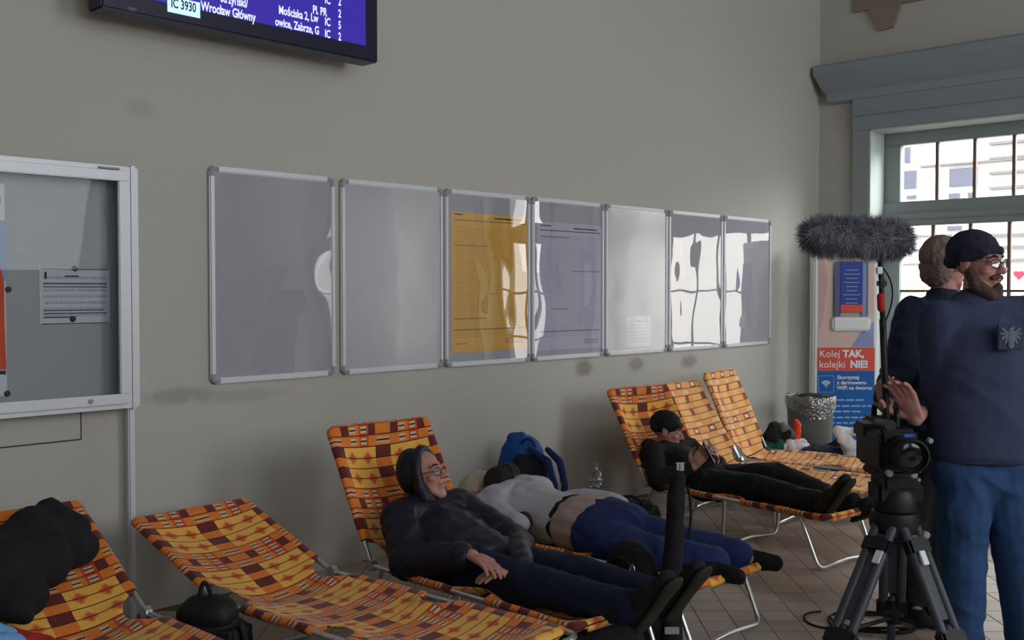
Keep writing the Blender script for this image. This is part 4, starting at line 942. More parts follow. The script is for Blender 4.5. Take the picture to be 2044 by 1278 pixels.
# ---- standing men
def man_standing():
    D = 4.25; A = lambda x, y, d=0: at(x, y, D + d)
    fd = V((FW.x, FW.y, 0)).normalized()
    foot = at(1990, 1300, D); foot.z = 0
    par = thing('person', 'bearded man in navy sweatshirt, jeans and beanie standing at the right edge', 'person', foot)
    F = (RT * .60 - fd * .80 - Z1 * .04).normalized(); U = Z1
    J = dict(pelvis=A(1962, 925), waist=A(1960, 830), chest=A(1955, 700), neck=A(1948, 608, .02), head=A(1950, 528), hu=U, front=-fd,
             sl=A(1876, 642), sr=A(2058, 632), el=A(1878, 790, .04), er=A(2092, 790, .02), wl=A(1885, 880, .24), wr=A(2060, 880, .24),
             hl=A(1925, 940), hr=A(2005, 940), kl=A(1922, 1140, -.02), kr=A(2036, 1140, -.02))
    for k, x in (('l', 1920), ('r', 2052)):
        q = at(x, 1300, D); q.z = .09; J['a' + k] = q; J['t' + k] = q - fd * .16 + V((0, 0, -.06))
    b = MB(); body_p(b, J); p, Rm = head_p(b, J['head'], F, U, 1.06)
    hand_p(b, J['wl'], (RT * .8 - Z1 * .5), fd, -1, .4); hand_p(b, J['wr'], (-RT * .8 - Z1 * .5), fd, 1, .4)
    b.soft('body', 'skin', par, .0048, smooth=3)
    eyes(par, p); brows(par, p); glasses(par, p, .0, 'blackplastic')
    j = MB(); j.chain([A(1960, 815), J['chest'], A(1950, 655)], [.19, .19, .12], fd, .70); zb = A(1962, 914).z; cz = V((A(1962, 835).x, A(1962, 835).y, 0)); j.lathe(cz + Z1 * zb, [(.198, 0), (.212, .02), (.214, .14), (.206, .30), (.19, .42), (.14, .50)], RC_ @ Matrix.Diagonal((1, .70, 1)), 28); j.cap(J['sl'], J['sr'], .085); j.chain([A(1900, 628), A(1948, 612), A(2000, 624)], [.06, .078, .06])
    for k in 'lr': j.chain([J['s' + k], J['e' + k], J['w' + k].lerp(J['e' + k], .15)], [.088, .072, .05])
    sw_ = j.soft('sweatshirt', 'navy2', par, .009, .007, 6, 4, seed=21)
    hm_ = MB(); hm_.lathe(cz + Z1 * (zb - .012), [(.19, 0), (.203, .008), (.206, .05), (.19, .06)], RC_ @ Matrix.Diagonal((1, .70, 1)), 28); hm_.soft('hem_band', 'navy2', par, .007, .001, 10, 4)
    tr = MB(); tr.cap(A(1922, 945), A(2008, 945), .125, None, fd, .85); tr.cap(A(1962, 965), A(1966, 975), .09)
    for k in 'lr': tr.chain([J['h' + k], J['k' + k], J['a' + k]], [.110, .084, .080])
    tr.soft('jeans', 'jeans', par, .008, .009, 8, 4, seed=23)
    for k in 'lr': MB().cap(J['a' + k] + Z1 * .06, J['a' + k] - Z1 * .04, .052, .05).cap(J['a' + k] - Z1 * .01, J['a' + k].lerp(J['t' + k], .45), .05, .045).build('sock', 'blackfab', par, True, None)
    for k in 'lr':
        s_ = MB(); hl_ = V((J['a' + k].x, J['a' + k].y, .005)) + fd * .06; shoe_p(s_, hl_, hl_ - fd * .28, Z1, .05); s_.soft('shoe', 'blackfab', par, .007, .001, 20, 2)
    bn = MB(); bn.ell(p(0, -.022, .05), (.088, .108, .09), Rm); bn.cap(p(-.045, -.08, .01), p(.045, -.08, .01), .03); bn.chain([p(-.083, -.01, .022), p(-.06, .06, .046), p(0, .088, .058), p(.06, .06, .046), p(.083, -.01, .022)], [.013] * 5)
    bn.soft('beanie', 'beanie', par, .006, .002, 30, 3)
    bs = MB(); bs.chain([p(-.066, .01, -.03), p(-.06, .03, -.075), p(-.025, .068, -.11), p(.025, .068, -.11), p(.06, .03, -.075), p(.066, .01, -.03)], [.017, .024, .027, .027, .024, .017])
    bs.chain([p(-.03, .082, -.05), p(0, .092, -.042), p(.03, .082, -.05)], [.008, .008, .008]); bs.cap(p(0, .085, -.085), p(0, .075, -.115), .02)
    bs.soft('beard', 'beard', par, .005, .004, 30, 2)
    # chest emblem: round woven badge on a square patch
    q = at(2016, 672, D - .165); Rb = Matrix((RT, UP, -FW)).transposed()
    pe = MB(); pe.box(q, (.10, .105, .012), Rb, .004); pe.build('chest_patch', mat('grey_navy_patch', srgb(58, 67, 90), .9), sw_)
    cr = MB(); b_ = q - FW * .008; A2 = lambda x, y: b_ + RT * x + UP * y
    cr.chain([A2(0, -.036), A2(0, .0), A2(0, .024)], [.012, .014, .011]); cr.cap(A2(0, .026), A2(.010, .034), .009, .005)
    for sg in (-1, 1):
        for dx, dy in ((.034, .030), (.038, .012), (.034, -.008), (.022, -.024)): cr.cap(A2(sg * .006, .008), A2(sg * dx, dy), .007, .005)
    for v_ in range(len(cr.v)): w_ = cr.v[v_] - b_; cr.v[v_] = cr.v[v_] + FW * (w_.dot(FW) * -.7)
    o = cr.build('crest', mat('pale_crest_thread', srgb(100, 110, 124), .9, var=.25, scale=60), sw_, True, None); o['label'] = 'pale spread-winged emblem'
man_standing()
def camera_operator():
    D = 4.85; A = lambda x, y, d=0: at(x, y, D + d)
    fd = V((FW.x, FW.y, 0)).normalized(); foot = at(1850, 1230, D); foot.z = 0
    par = thing('person', 'grey-haired camera operator in dark jacket standing behind the bearded man', 'person', foot)
    F = (RT * .85 + fd * .35 - Z1 * .12).normalized(); U = Z1
    J = dict(pelvis=A(1852, 890), waist=A(1855, 800), chest=A(1862, 700), neck=A(1882, 600), head=A(1888, 530), hu=U, front=-fd,
             sl=A(1826, 632), sr=A(1925, 632, .12), el=A(1790, 765, -.20), er=A(1852, 800, -.30), wl=at(1766, 812, 4.26), wr=at(1828, 838, 4.12),
             hl=A(1830, 900), hr=A(1875, 900), kl=A(1812, 1060, -.03), kr=A(1856, 1060))
    for k, x in (('l', 1812), ('r', 1862)):
        q = at(x, 1215, D); q.z = .09; J['a' + k] = q; J['t' + k] = q - fd * .15 + V((0, 0, -.06))
    b = MB(); body_p(b, J); p, Rm = head_p(b, J['head'], F, U, 1.03)
    hand_p(b, J['wl'], (Z1 * .35 - fd * .3 - RT * .25), (RT * .9), -1, .95, 1.05)
    hand_p(b, J['wr'], (-RT * .42 + Z1 * .85 - fd * .1), (-fd * .6 - RT * .5), -1, .5, 1.25)
    b.soft('body', 'skin', par, .0048, smooth=3)
    eyes(par, p); brows(par, p, 'greyhair')
    h = MB(); h.ell(p(0, -.03, .04), (.092, .10, .092), Rm); h.ell(p(0, -.055, -.02), (.085, .06, .085), Rm)
    h.soft('hair', 'greyhair', par, .006, .007, 22, 2)
    j = MB(); j.chain([A(1856, 920), J['waist'], J['chest'], A(1878, 650)], [.165, .18, .185, .11], fd, .75); j.cap(J['sl'], J['sr'], .09); j.cap(J['neck'], A(1882, 615), .07, .085)
    for k in 'lr': j.chain([J['s' + k], J['e' + k], J['w' + k].lerp(J['e' + k], .25 if k == 'l' else .42)], [.09, .075, .052])
    j.soft('jacket', mat('dark_navy_jacket', srgb(32, 38, 60), .85, var=.1), par, .009, .011, 7, 4, seed=31)
    tr = MB(); tr.cap(A(1835, 900), A(1872, 900), .13, None, fd, .85)
    for k in 'lr': tr.chain([J['h' + k], J['k' + k], J['a' + k] - Z1 * .02 - fd * .01], [.115, .088, .078])
    tr.soft('trousers', 'blackfab', par, .009, .008, 8, 4, seed=33)
    for k in 'lr': MB().cap(J['a' + k] + Z1 * .06, J['a' + k] - Z1 * .04, .052, .05).cap(J['a' + k] - Z1 * .01, J['a' + k].lerp(J['t' + k], .45), .05, .045).build('sock', 'blackfab', par, True, None)
    for k in 'lr':
        s_ = MB(); hl_ = V((J['a' + k].x, J['a' + k].y, .005)) + fd * .06; shoe_p(s_, hl_, hl_ - fd * .28, Z1, .05); s_.soft('shoe', 'blackfab', par, .007, .001, 20, 2)
camera_operator()

# ------------------------------------------------------------------ television camera, tripod, microphone
fd = V((FW.x, FW.y, 0)).normalized(); rt = V((RT.x, RT.y, 0)).normalized()
RC = Matrix((rt, fd, Z1)).transposed()
def AT(x, y, d): return at(x, y, d)
cb = AT(1805, 905, 4.05)
cm_ = thing('television_camera', 'black television camera on the grey tripod, lens towards the viewer', 'camera', V((cb.x, cb.y, cb.z - .11)))
c = cb
MB().box(c + fd * .20, (.15, .30, .17), RC, .015).box(c + fd * .24 + Z1 * .095, (.11, .18, .03), RC, .01).build('camera_body', 'blackplastic', cm_)
_ = MB().lathe(c + fd * .06, [(.062, 0), (.062, .05), (.055, .055), (.055, .11), (.066, .115), (.066, .145), (.058, .15), (.054, .13), (.0, .125)], RC @ Matrix.Rotation(PI / 2, 3, 'X'), 32)
lb_ = _.build('lens_barrel', 'rubber', cm_)
MB().lathe(c + fd * .06, [(.0, .132), (.03, .137), (.05, .131), (.05, .128), (0, .128)], RC @ Matrix.Rotation(PI / 2, 3, 'X'), 32).build('lens_glass', 'lensglass', lb_)
MB().box(c - fd * .09, (.17, .02, .14), RC, .006).build('matte_box_frame', 'blackplastic', cm_) if False else None
MB().tube(rounded([c + fd * .08 + Z1 * .09, c + fd * .08 + Z1 * .155, c + fd * .34 + Z1 * .155, c + fd * .34 + Z1 * .09], .03, 4), .012, 10).build('top_handle', 'blackplastic', cm_)
MB().box(c - rt * .105 + fd * .12 + Z1 * .075, (.07, .13, .06), RC, .01).tube([c - rt * .10 + fd * .12 + Z1 * .07, c + fd * .12 + Z1 * .07], .01, 8).build('viewfinder', 'blackplastic', cm_)
MB().box(c + rt * .085 + fd * .18 - Z1 * .01, (.025, .16, .09), RC, .008).build('side_control_panel', 'blackplastic', cm_)
MB().tube([c - rt * .09 + fd * .03 + Z1 * .11, c - rt * .09 - fd * .1 + Z1 * .12], .022, 12).build('camera_light', 'blackplastic', cm_)
MAT['logo'] = mat('blue_lit_label', srgb(60, 90, 200), .5)
MB().box(c - fd * .048 + Z1 * .075, (.04, .004, .012), RC, .001).build('blue_label', 'logo', cm_)
def knob(par, p_, r=.014, m='alucap'): MB().lathe(p_, [(0, -.01), (r, -.01), (r, .008), (r * .7, .012), (0, .012)], RC @ Matrix.Rotation(PI / 2, 3, 'X'), 16).build('knob', m, par)
knob(cm_, AT(1856, 880, 3.98), .011)
# tripod
hp = AT(1806, 985, 4.07)
tp = thing('camera_tripod', 'heavy grey video tripod with spread legs under the television camera', 'tripod', V((hp.x, hp.y, 0)))
top = AT(1810, 1035, 4.1)
MB().box(cb + fd * .18 - Z1 * .105, (.12, .24, .03), RC, .006).box(hp + Z1 * .035 + fd * .1, (.15, .16, .07), RC, .015).build('quick_release_plate', 'blackplastic', tp)
MB().lathe(hp + fd * .1 - Z1 * .03, [(.06, -.07), (.085, -.05), (.085, .0), (.07, .03), (.0, .035)], None, 28).box(hp + fd * .1 - Z1 * .01, (.19, .12, .10), RC, .02).build('fluid_head', 'blackplastic', tp)
tc_ = hp + fd * .1 - Z1 * .13
MB().lathe(tc_, [(.05, -.07), (.09, -.05), (.1, .0), (.09, .04), (.05, .06)], None, 24).build('crown', 'blackplastic', tp)
for q in (AT(1775, 945, 4.02), AT(1823, 948, 4.0), AT(1848, 1068, 4.0)): knob(tp, q, .014)
for q in (AT(1834, 940, 4.0), AT(1833, 958, 4.0)): knob(tp, q, .007)
feet = [onz(1628, 1400, 0), onz(1945, 1400, 0), onz(1778, 1300, 0)]
for i, ft in enumerate(feet):
    d = (V((ft.x, ft.y, 0)) - V((tc_.x, tc_.y, 0))).normalized(); s0 = tc_ + d * .075 - Z1 * .01; ax = (ft - s0).normalized(); sd = ax.cross(d).normalized(); sd = Z1.cross(d).normalized(); mid_ = s0.lerp(ft, .55)
    Rl = Matrix((sd, ax.cross(sd).normalized() * -1, ax)).transposed()
    lg = MB()
    for s_ in (-.034, .034): lg.cap(s0 + sd * s_, s0.lerp(ft, .66) + sd * s_, .019, .019, None, 1, 12)
    lg.box(s0.lerp(ft, .30), (.045, .014, (ft - s0).length * .5), Rl, .003)
    lo_ = lg.build('leg', 'tripod', tp)
    MB().box(s0.lerp(ft, .66), (.12, .055, .07), Rl, .01).build('leg_clamp', 'blackplastic', lo_)
    MB().box(s0.lerp(ft, .12), (.11, .05, .07), Rl, .01).build('leg_clamp', 'blackplastic', lo_)
    MB().cap(s0.lerp(ft, .6), s0.lerp(ft, .96), .0165, .0165).build('lower_leg', 'tripod', lo_)
    MB().cap(ft + Z1 * .024 - d * .02, ft + Z1 * .024 + d * .02, .022).build('rubber_foot', 'rubber', lo_)
    if i < 2: MB().box(s0.lerp(ft, .17) - fd * .04 + (V((0, 0, 0))), (.03, .008, .055), Rl, .002).build('white_label', 'white', lo_)
hub = V((tc_.x, tc_.y, .20))
MB().lathe(hub, [(0, -.02), (.035, -.02), (.035, .02), (0, .02)], None, 16).build('spreader_hub', 'blackplastic', tp)
for ft in feet:
    q = V((tc_.x, tc_.y, tc_.z)).lerp(ft, .70); MB().tube([hub, V((q.x, q.y, .22))], .009, 8).build('spreader_arm', 'blackplastic', tp)
MB().tube([hp + fd * .2 + rt * .08, hp + fd * .42 + rt * .10 - Z1 * .05 + Z1 * .12], .011, 10).build('pan_handle', 'rubber', tp)
# cable
pts = []
cc_ = onz(1706, 1246, 0); 
for k in range(150):
    a_ = k / 149 * 2 * PI * 3.4; r_ = .17 + .035 * math.sin(a_ * .7 + 1); o_ = V((.03 * math.sin(a_ * .31), .03 * math.cos(a_ * .23), 0)) + rt * (.10 * (k / 149))
    pts.append(cc_ + o_ + rt * math.cos(a_ + 2) * r_ + fd * math.sin(a_ + 2) * r_ * .8 + Z1 * (.0055 + .011 * (k / 149) + .004 * math.sin(a_ * 3)))
pts += bez(pts[-1], pts[-1] + rt * .2, onz(1795, 1262, 0) + Z1 * .006, 8)[1:]
tag(MB().tube(pts, .0052, 8).build('cable', 'rubber', None), 'black cable coiled loosely on the tiled floor beside the tripod', 'cable')
# microphone with fur windshield on a pole
mc = AT(1712, 474, 4.1)
pole_top = AT(1757, 522, 4.12); pole_bot = AT(1771, 880, 4.14)
bm_ = thing('boom_microphone', 'microphone in shaggy grey fur windshield on an upright black pole', 'microphone', V((pole_bot.x, pole_bot.y, pole_bot.z)))
ax = (RT * 1 - UP * .035 + FW * .12).normalized(); hl = .155; rr = .062
core = MB().cap(mc - ax * hl, mc + ax * hl, rr, rr, None, 1, 24); core.build('foam_core', 'fur', bm_, True, None)
fv, ff = [], []
x_, y_, _ = frame_of(ax)
rnd = random.Random(3)
for k in range(11000):
    t_ = rnd.uniform(-hl - rr, hl + rr); a_ = rnd.uniform(0, 2 * PI)
    if abs(t_) <= hl: base = mc + ax * t_ + (x_ * math.cos(a_) + y_ * math.sin(a_)) * rr; n_ = (x_ * math.cos(a_) + y_ * math.sin(a_))
    else:
        e = (abs(t_) - hl) / rr; sg = 1 if t_ > 0 else -1; n_ = (x_ * math.cos(a_) + y_ * math.sin(a_)) * math.sqrt(max(0, 1 - e * e)) + ax * sg * e; base = mc + ax * sg * hl + n_ * rr
    cl = noise.noise_vector(base * 22) * .9
    ln = rnd.uniform(.022, .05); d1 = (n_ * 1.0 + cl + V([rnd.uniform(-.4, .4) for _ in range(3)]) + Z1 * -.15).normalized()
    d2 = (d1 + cl * .8 + V([rnd.uniform(-.7, .7) for _ in range(3)]) - Z1 * .35).normalized()
    p1 = base + d1 * ln * .5; p2 = p1 + d2 * ln * .5; sd = d1.cross(n_ + V((.01, .3, .1))).normalized() * .0011
    k0 = len(fv); fv += [base - sd, base + sd, p1 - sd * .8, p1 + sd * .8, p2]; ff += [(k0, k0 + 1, k0 + 3, k0 + 2), (k0 + 2, k0 + 3, k0 + 4)]
me = bpy.data.meshes.new('fur_strands'); me.from_pydata([tuple(v) for v in fv], [], ff); me.update()
o = link('fur_strands', me, 'fur', bm_, False); o['kind'] = 'stuff'
MB().cap(pole_top, AT(1762, 640, 4.13), .010).cap(AT(1762, 640, 4.13), pole_bot, .013).build('pole', 'blackplastic', bm_)
MB().cap(pole_top + Z1 * .045, pole_top, .012).box(pole_top + Z1 * .02 + rt * .02, (.07, .012, .012), RC, .003).build('shock_mount', 'blackplastic', bm_)
MB().box(AT(1755, 540, 4.08), (.022, .02, .028), RC, .003).build('silver_clip', 'white', bm_)
MB().box(AT(1760, 566, 4.09), (.035, .03, .035), RC, .008).build('swivel_joint', 'blackplastic', bm_)
MB().cap(AT(1758, 592, 4.11), AT(1759, 616, 4.11), .0145).build('red_grip_band', 'red', bm_)
MB().tube(bez(AT(1757, 530, 4.1), AT(1800, 570, 4.1), AT(1768, 640, 4.12), 10) + bez(AT(1768, 640, 4.12), AT(1755, 700, 4.12), AT(1768, 760, 4.12), 8)[1:], .003, 6).build('microphone_cable', 'rubber', bm_)
# ------------------------------------------------------------------ information pillar beside the window
D = 9.0; pc = at(1688, 700, D)
kw, kd, kh = .55, .14, 1.93
kp = thing('information_stand', 'tall white advertising stand with peach, red and blue print by the corner', 'stand', V((pc.x, pc.y, 0)))
c0 = V((pc.x, pc.y, 0))
MB().box(c0 + Z1 * (kh / 2 + .02) + fd * .07, (kw, kd, kh), RC, .012).build('stand_body', 'white', kp)
MB().box(c0 + Z1 * .015 + fd * .07, (kw + .1, kd + .16, .03), RC, .006).build('base_plate', 'alucap', kp)
MAT['peach'] = mat('peach_portrait_print', srgb(214, 190, 180), .6, var=.06, scale=2); MAT['redprint'] = mat('coral_red_print', srgb(214, 84, 70), .6, var=.03); MAT['blueprint'] = mat('strong_blue_print', srgb(12, 92, 170), .6, var=.03)
MAT['lilac'] = mat('lilac_blue_print', srgb(140, 150, 195), .6, var=.05)
Wd = D - .004
def kp_at(x, y, dd=0): return at(x, y, D - .004 + dd)
def kpanel(nm, pts, m, lift=0, thick=.0015):
    P_ = [kp_at(x, y) - fd * (lift + .0) for x, y in pts]
    # keep the panel exactly on the upright face
    P_ = [q - fd * ((q - c0).dot(fd) + .004 + lift) + V((0, 0, 0)) for q in P_]
    n_ = len(P_); g = MB(); g.add(P_ + [q + fd * thick for q in P_], [tuple(range(n_)), tuple(range(2 * n_ - 1, n_ - 1, -1))] + [(i, (i + 1) % n_, (i + 1) % n_ + n_, i + n_) for i in range(n_)])
    return g.build(nm, m, kp, False)
kpanel('portrait_print', [(1633, 490), (1744, 490), (1744, 694), (1633, 694)], 'peach')
kpanel('pink_tint_print', [(1634, 510), (1644, 508), (1650, 560), (1642, 640), (1634, 660)], mat('pink_tint_print', srgb(205, 165, 160), .6), .001)
kpanel('lilac_print', [(1698, 693), (1718, 664), (1744, 640), (1744, 693)], 'lilac', .001)
kpanel('red_panel', [(1632, 694), (1746, 694), (1746, 741), (1632, 741)], 'redprint', .001)
kpanel('blue_panel', [(1632, 741), (1746, 741), (1746, 905), (1632, 905)], 'blueprint', .001)
def ktext(s, x, y, size, m='white', bold=0, sx=1):
    q = kp_at(x, y); q = q - fd * ((q - c0).dot(fd) + .0065); return text('lettering', s, q, rt, Z1, size, m, kp, .001, bold, sx)
ktext('Kolej', 1635, 713, .085, bold=.0005); ktext('TAK,', 1682, 713, .085, bold=.004)
ktext('kolejki', 1635, 734, .085, bold=.0005); ktext('NIE!', 1697, 734, .085, bold=.004)
for i, s in enumerate(('Skorzystaj', 'z darmowego', 'WiFi na dworcu')): ktext(s, 1671, 757 + i * 10.5, .046, bold=.001)
MAT['dimwhite'] = mat('pale_blue_lettering', srgb(150, 180, 215), .7)
sd_ = random.Random(5)
for i, (x, y, x2) in enumerate(((1672, 799, 1724), (1660, 811, 1736), (1662, 822, 1712), (1660, 834, 1732), (1660, 845, 1730))):
    q0 = kp_at(x, y); q1 = kp_at(x2, y); q0 = q0 - fd * ((q0 - c0).dot(fd) + .007); q1 = q1 - fd * ((q1 - c0).dot(fd) + .007); g = MB(); L_ = (q1 - q0).length; t_ = 0
    while t_ < L_:
        w_ = sd_.uniform(.03, .08); g.box(q0 + rt * (t_ + w_ / 2), (w_, .001, .013), RC); t_ += w_ + .014
    g.build('small_print', 'dimwhite', kp, False)['kind'] = 'stuff'
# wifi mark: square outline with three arcs
q = kp_at(1649, 767); q = q - fd * ((q - c0).dot(fd) + .0065); g = MB()
for r_ in (.022, .036, .05): g.tube([q + rt * (r_ * math.sin(a_)) + Z1 * (r_ * math.cos(a_) - .025) for a_ in [-.8 + 1.6 * i / 10 for i in range(11)]], .005, 6)
g.ell(q - Z1 * .022, (.007, .007, .007), None, 10, 6); g.build('wifi_symbol', 'white', kp)
g = MB(); g.tube([q + rt * a_ + Z1 * b_ for a_, b_ in ((-.066, -.07), (.066, -.07), (.066, .07), (-.066, .07))], .003, 6, True); g.build('symbol_outline', 'dimwhite', kp)
lf = AT(1696, 577, D); lf = lf - fd * ((lf - c0).dot(fd) + .02)
MB().box(lf + Z1 * .0, (.30, .03, .50), RC, .004).build('leaflet_holder', 'casepane', kp)
MB().box(lf - Z1 * .30, (.32, .07, .115), RC, .015).build('holder_tray', 'white', kp)
MB().box(lf - rt * .115 - fd * .012, (.05, .006, .47), RC).box(lf + rt * .115 - fd * .012, (.05, .006, .47), RC).build('leaflet_edges', 'lilac', kp, False)
lt = thing('leaflet', 'blue leaflet with a red foot in the clear holder of the stand', 'leaflet', lf - Z1 * .24)
MAT['leafblue'] = mat('leaflet_blue_print', srgb(48, 70, 152), .6)
MB().box(lf - fd * .019 + Z1 * .02, (.185, .006, .43), RC).build('cover', 'leafblue', lt, False)
MB().box(lf - fd * .0235 - Z1 * .165, (.185, .003, .06), RC).build('foot_band', 'redprint', lt, False)
g = MB()
for i in range(9): g.box(lf - fd * .0235 + Z1 * (.16 - i * .035), (sd_.uniform(.09, .15), .002, .006), RC)
g.build('small_print', 'dimwhite', lt, False)['kind'] = 'stuff'
# ------------------------------------------------------------------ litter bin
bc = at(1617, 850, 8.55); bc.z = 0
bn_ = thing('litter_bin', 'round grey plastic litter bin with clear liner folded over its rim', 'bin', bc)
MB().lathe(bc, [(.150, .0), (.158, .01), (.185, .60), (.192, .615), (.192, .64), (.178, .64), (.172, .60), (.145, .03), (0, .03)], None, 40, False).build('bucket', 'bin', bn_)
g = MB(); n1 = 60
prof = [(.165, .45), (.176, .62), (.186, .655), (.200, .645), (.202, .60), (.199, .55), (.196, .52)]
for (r_, z_) in prof:
    for j_ in range(n1):
        a_ = 2 * PI * j_ / n1; w_ = noise.noise(V((math.cos(a_) * 4, math.sin(a_) * 4, z_ * 9))) ; fall = max(0, (.62 - z_)) * (1 if r_ > .19 else 0)
        g.v.append(bc + V((math.cos(a_) * (r_ + .008 * w_), math.sin(a_) * (r_ + .008 * w_), z_ + .02 * w_ - fall * .5 * math.sin(a_ * 2))))
g.f = [(i * n1 + j, i * n1 + (j + 1) % n1, (i + 1) * n1 + (j + 1) % n1, (i + 1) * n1 + j) for i in range(len(prof) - 1) for j in range(n1)]
g.build('liner', 'liner', bn_, True, None)
MB().lathe(bc + Z1 * .64, [(.0, .028), (.08, .024), (.11, .01), (.11, .004), (0, .004)], None, 24).build('lid_flap', 'blackplastic', bn_)
# ------------------------------------------------------------------ bags and clothes at the far end
def base(x, y, d, z=0): q = at(x, y, d); return V((q.x, q.y, z))
def soft_thing(nm, label, cat, prims, m, vox=.008, amp=.008, freq=9, seed=0, smooth=3):
    g = MB(); prims(g); return tag(g.soft(nm, m, None, vox, amp, freq, smooth, seed=seed), label, cat)
q = base(1562, 870, 8.0)
bg1 = thing('carrier_bag', 'green and white bag with a red plastic bag poking out, between lounger and bin', 'bag', q)
g = MB(); g.cap(q + Z1 * .11 - rt * .06, q + Z1 * .30 - rt * .05, .105, .09); g.cap(q + Z1 * .1 - rt * .12, q + Z1 * .32 - rt * .10, .075); g.soft('green_cloth', 'green', bg1, .008, .008, 8)
g = MB(); g.cap(q + Z1 * .38 - rt * .08, q + Z1 * .46 - rt * .06, .075, .045); g.cap(q + Z1 * .4 - rt * .0, q + Z1 * .42 + rt * .03, .04); g.soft('black_cloth', 'blackfab', bg1, .008, .01, 10)
g = MB(); g.box(q + rt * .09 + Z1 * .22 - fd * .04, (.20, .14, .30), RC, .03); g.soft('white_cloth', 'paper', bg1, .008, .01, 9, seed=4)
g = MB(); g.cap(q + rt * .10 + Z1 * .36, q + rt * .115 + Z1 * .47, .040, .03, rt, .8); g.cap(q + rt * .115 + Z1 * .47, q + rt * .10 + Z1 * .52, .028, .012); g.soft('red_bag', 'brightred', bg1, .006, .005, 14)
g = MB(); g.cap(q + rt * .0 + Z1 * .46, q + rt * .09 + Z1 * .40, .040, .03); g.soft('grey_sleeve', 'bin', bg1, .007, .006, 12)
q = base(1650, 900, 7.9)
soft_thing('clothes_heap', 'heap of dark navy clothes on the floor behind the last lounger', 'clothes', lambda g: (g.cap(q - rt * .2 + Z1 * .16, q + rt * .25 + Z1 * .2, .15, .17), g.cap(q + Z1 * .1 - rt * .1, q + Z1 * .28 + rt * .12, .16, .10), g.cap(q - rt * .3 + Z1 * .12, q - rt * .1 + Z1 * .22, .1)), 'jeansdark', .012, .025, 6, 3)
q = base(1712, 880, 7.75)
soft_thing('plastic_bag', 'crumpled white plastic bag sagging beside the blue stand foot', 'bag', lambda g: (g.cap(q - rt * .15 + Z1 * .47, q - rt * .02 + Z1 * .30, .022, .07), g.cap(q + rt * .08 + Z1 * .46, q + rt * .03 + Z1 * .25, .05, .10), g.cap(q + Z1 * .12, q + rt * .1 + Z1 * .12, .11), g.cap(q - rt * .14 + Z1 * .47, q + rt * .09 + Z1 * .46, .018, .03)), 'paper', .009, .016, 9, 8)
q = base(1722, 905, 7.45)
soft_thing('pink_cloth', 'small dusty pink cloth on the floor before the white plastic bag', 'cloth', lambda g: (g.cap(q - rt * .05 + Z1 * .22, q + rt * .05 + Z1 * .22, .055, .05), g.cap(q + Z1 * .07, q + Z1 * .2, .11, .05)), 'beige', .008, .012, 9, 2)
# ------------------------------------------------------------------ blue backpack by the wall
q = base(1042, 930, 6.33)
bp = thing('backpack', 'blue hiking backpack leaning on the wall behind the sleeper', 'backpack', q)
g = MB(); g.chain([q + Z1 * .14 + fd * .03, q + Z1 * .36 + fd * .03, q + Z1 * .50 + fd * .02], [.175, .172, .135], fd, .62); g.box(q + Z1 * .12 + fd * .03, (.33, .2, .22), RC, .05); g.cap(q - rt * .17 + Z1 * .14, q - rt * .165 + Z1 * .34, .055); g.cap(q - rt * .06 + Z1 * .615, q - rt * .0 + Z1 * .62, .03); g.soft('pack_body', 'bluebag', bp, .008, .004, 7, 6)
g = MB(); g.box(q + Z1 * .33 - fd * .085 + rt * .05, (.20, .05, .40), RC, .02); g.soft('back_pad', 'meshdark', bp, .008, .003, 12, 3)
for s_ in (0, .10):
    g = MB(); g.chain([q + rt * (.05 + s_) + Z1 * .56 - fd * .10, q + rt * (.15 + s_ * .7) + Z1 * .50 - fd * .17, q + rt * (.19 + s_ * .6) + Z1 * .36 - fd * .18, q + rt * (.185 + s_ * .5) + Z1 * .2 - fd * .14], [.018, .023, .021, .012], fd, .45); g.soft('shoulder_strap', 'blueweb', bp, .006, .001, 10, 2)
MB().box(q + rt * .245 + Z1 * .29 - fd * .16, (.03, .02, .08), RC, .005).build('strap_buckle', 'blackplastic', bp)
MB().tube(bez(q + rt * .0 + Z1 * .59 - fd * .05, q + rt * .04 + Z1 * .66 - fd * .08, q + rt * .08 + Z1 * .57 - fd * .06, 8), .007, 8).build('haul_loop', 'blueweb', bp)
# black holdall and water bottle
q = base(1252, 1000, 6.15)
hb = thing('holdall', 'black holdall on the floor between the sleeper and the man in black', 'bag', q)
g = MB(); g.box(q + Z1 * .135, (.36, .24, .26), RC, .04); g.soft('bag_body', 'blackfab', hb, .009, .008, 8, 3)
MB().tube(bez(q - rt * .1 + Z1 * .25 - fd * .07, q + Z1 * .38 - fd * .1, q + rt * .1 + Z1 * .25 - fd * .07, 10), .009, 8).build('handle', 'blackfab', hb)
wb_ = at(1190, 985, 6.3); wb_.z = 0
st = thing('side_crate', 'dark grey crate on the floor carrying the water bottle', 'crate', wb_)
MB().box(wb_ + Z1 * .14, (.20, .2, .28), RC, .012).build('crate_box', 'meshdark', st); MB().box(wb_ + Z1 * .265, (.215, .215, .02), RC, .005).build('crate_rim', 'blackplastic', st)
wt = thing('water_bottle', 'clear plastic water bottle standing on the dark crate by the wall', 'bottle', wb_ + Z1 * .281)
MB().lathe(wb_ + Z1 * .281, [(.0, .002), (.034, .0), (.042, .008), (.043, .03), (.040, .035), (.043, .04), (.043, .07), (.040, .075), (.043, .08), (.041, .10), (.03, .13), (.014, .15), (.013, .165)], None, 28, False).build('bottle_body', 'bottle', wt)
MB().lathe(wb_ + Z1 * .281, [(0, .185), (.014, .184), (.0155, .18), (.0155, .163), (0, .163)], None, 20).build('cap', 'bottle', wt)
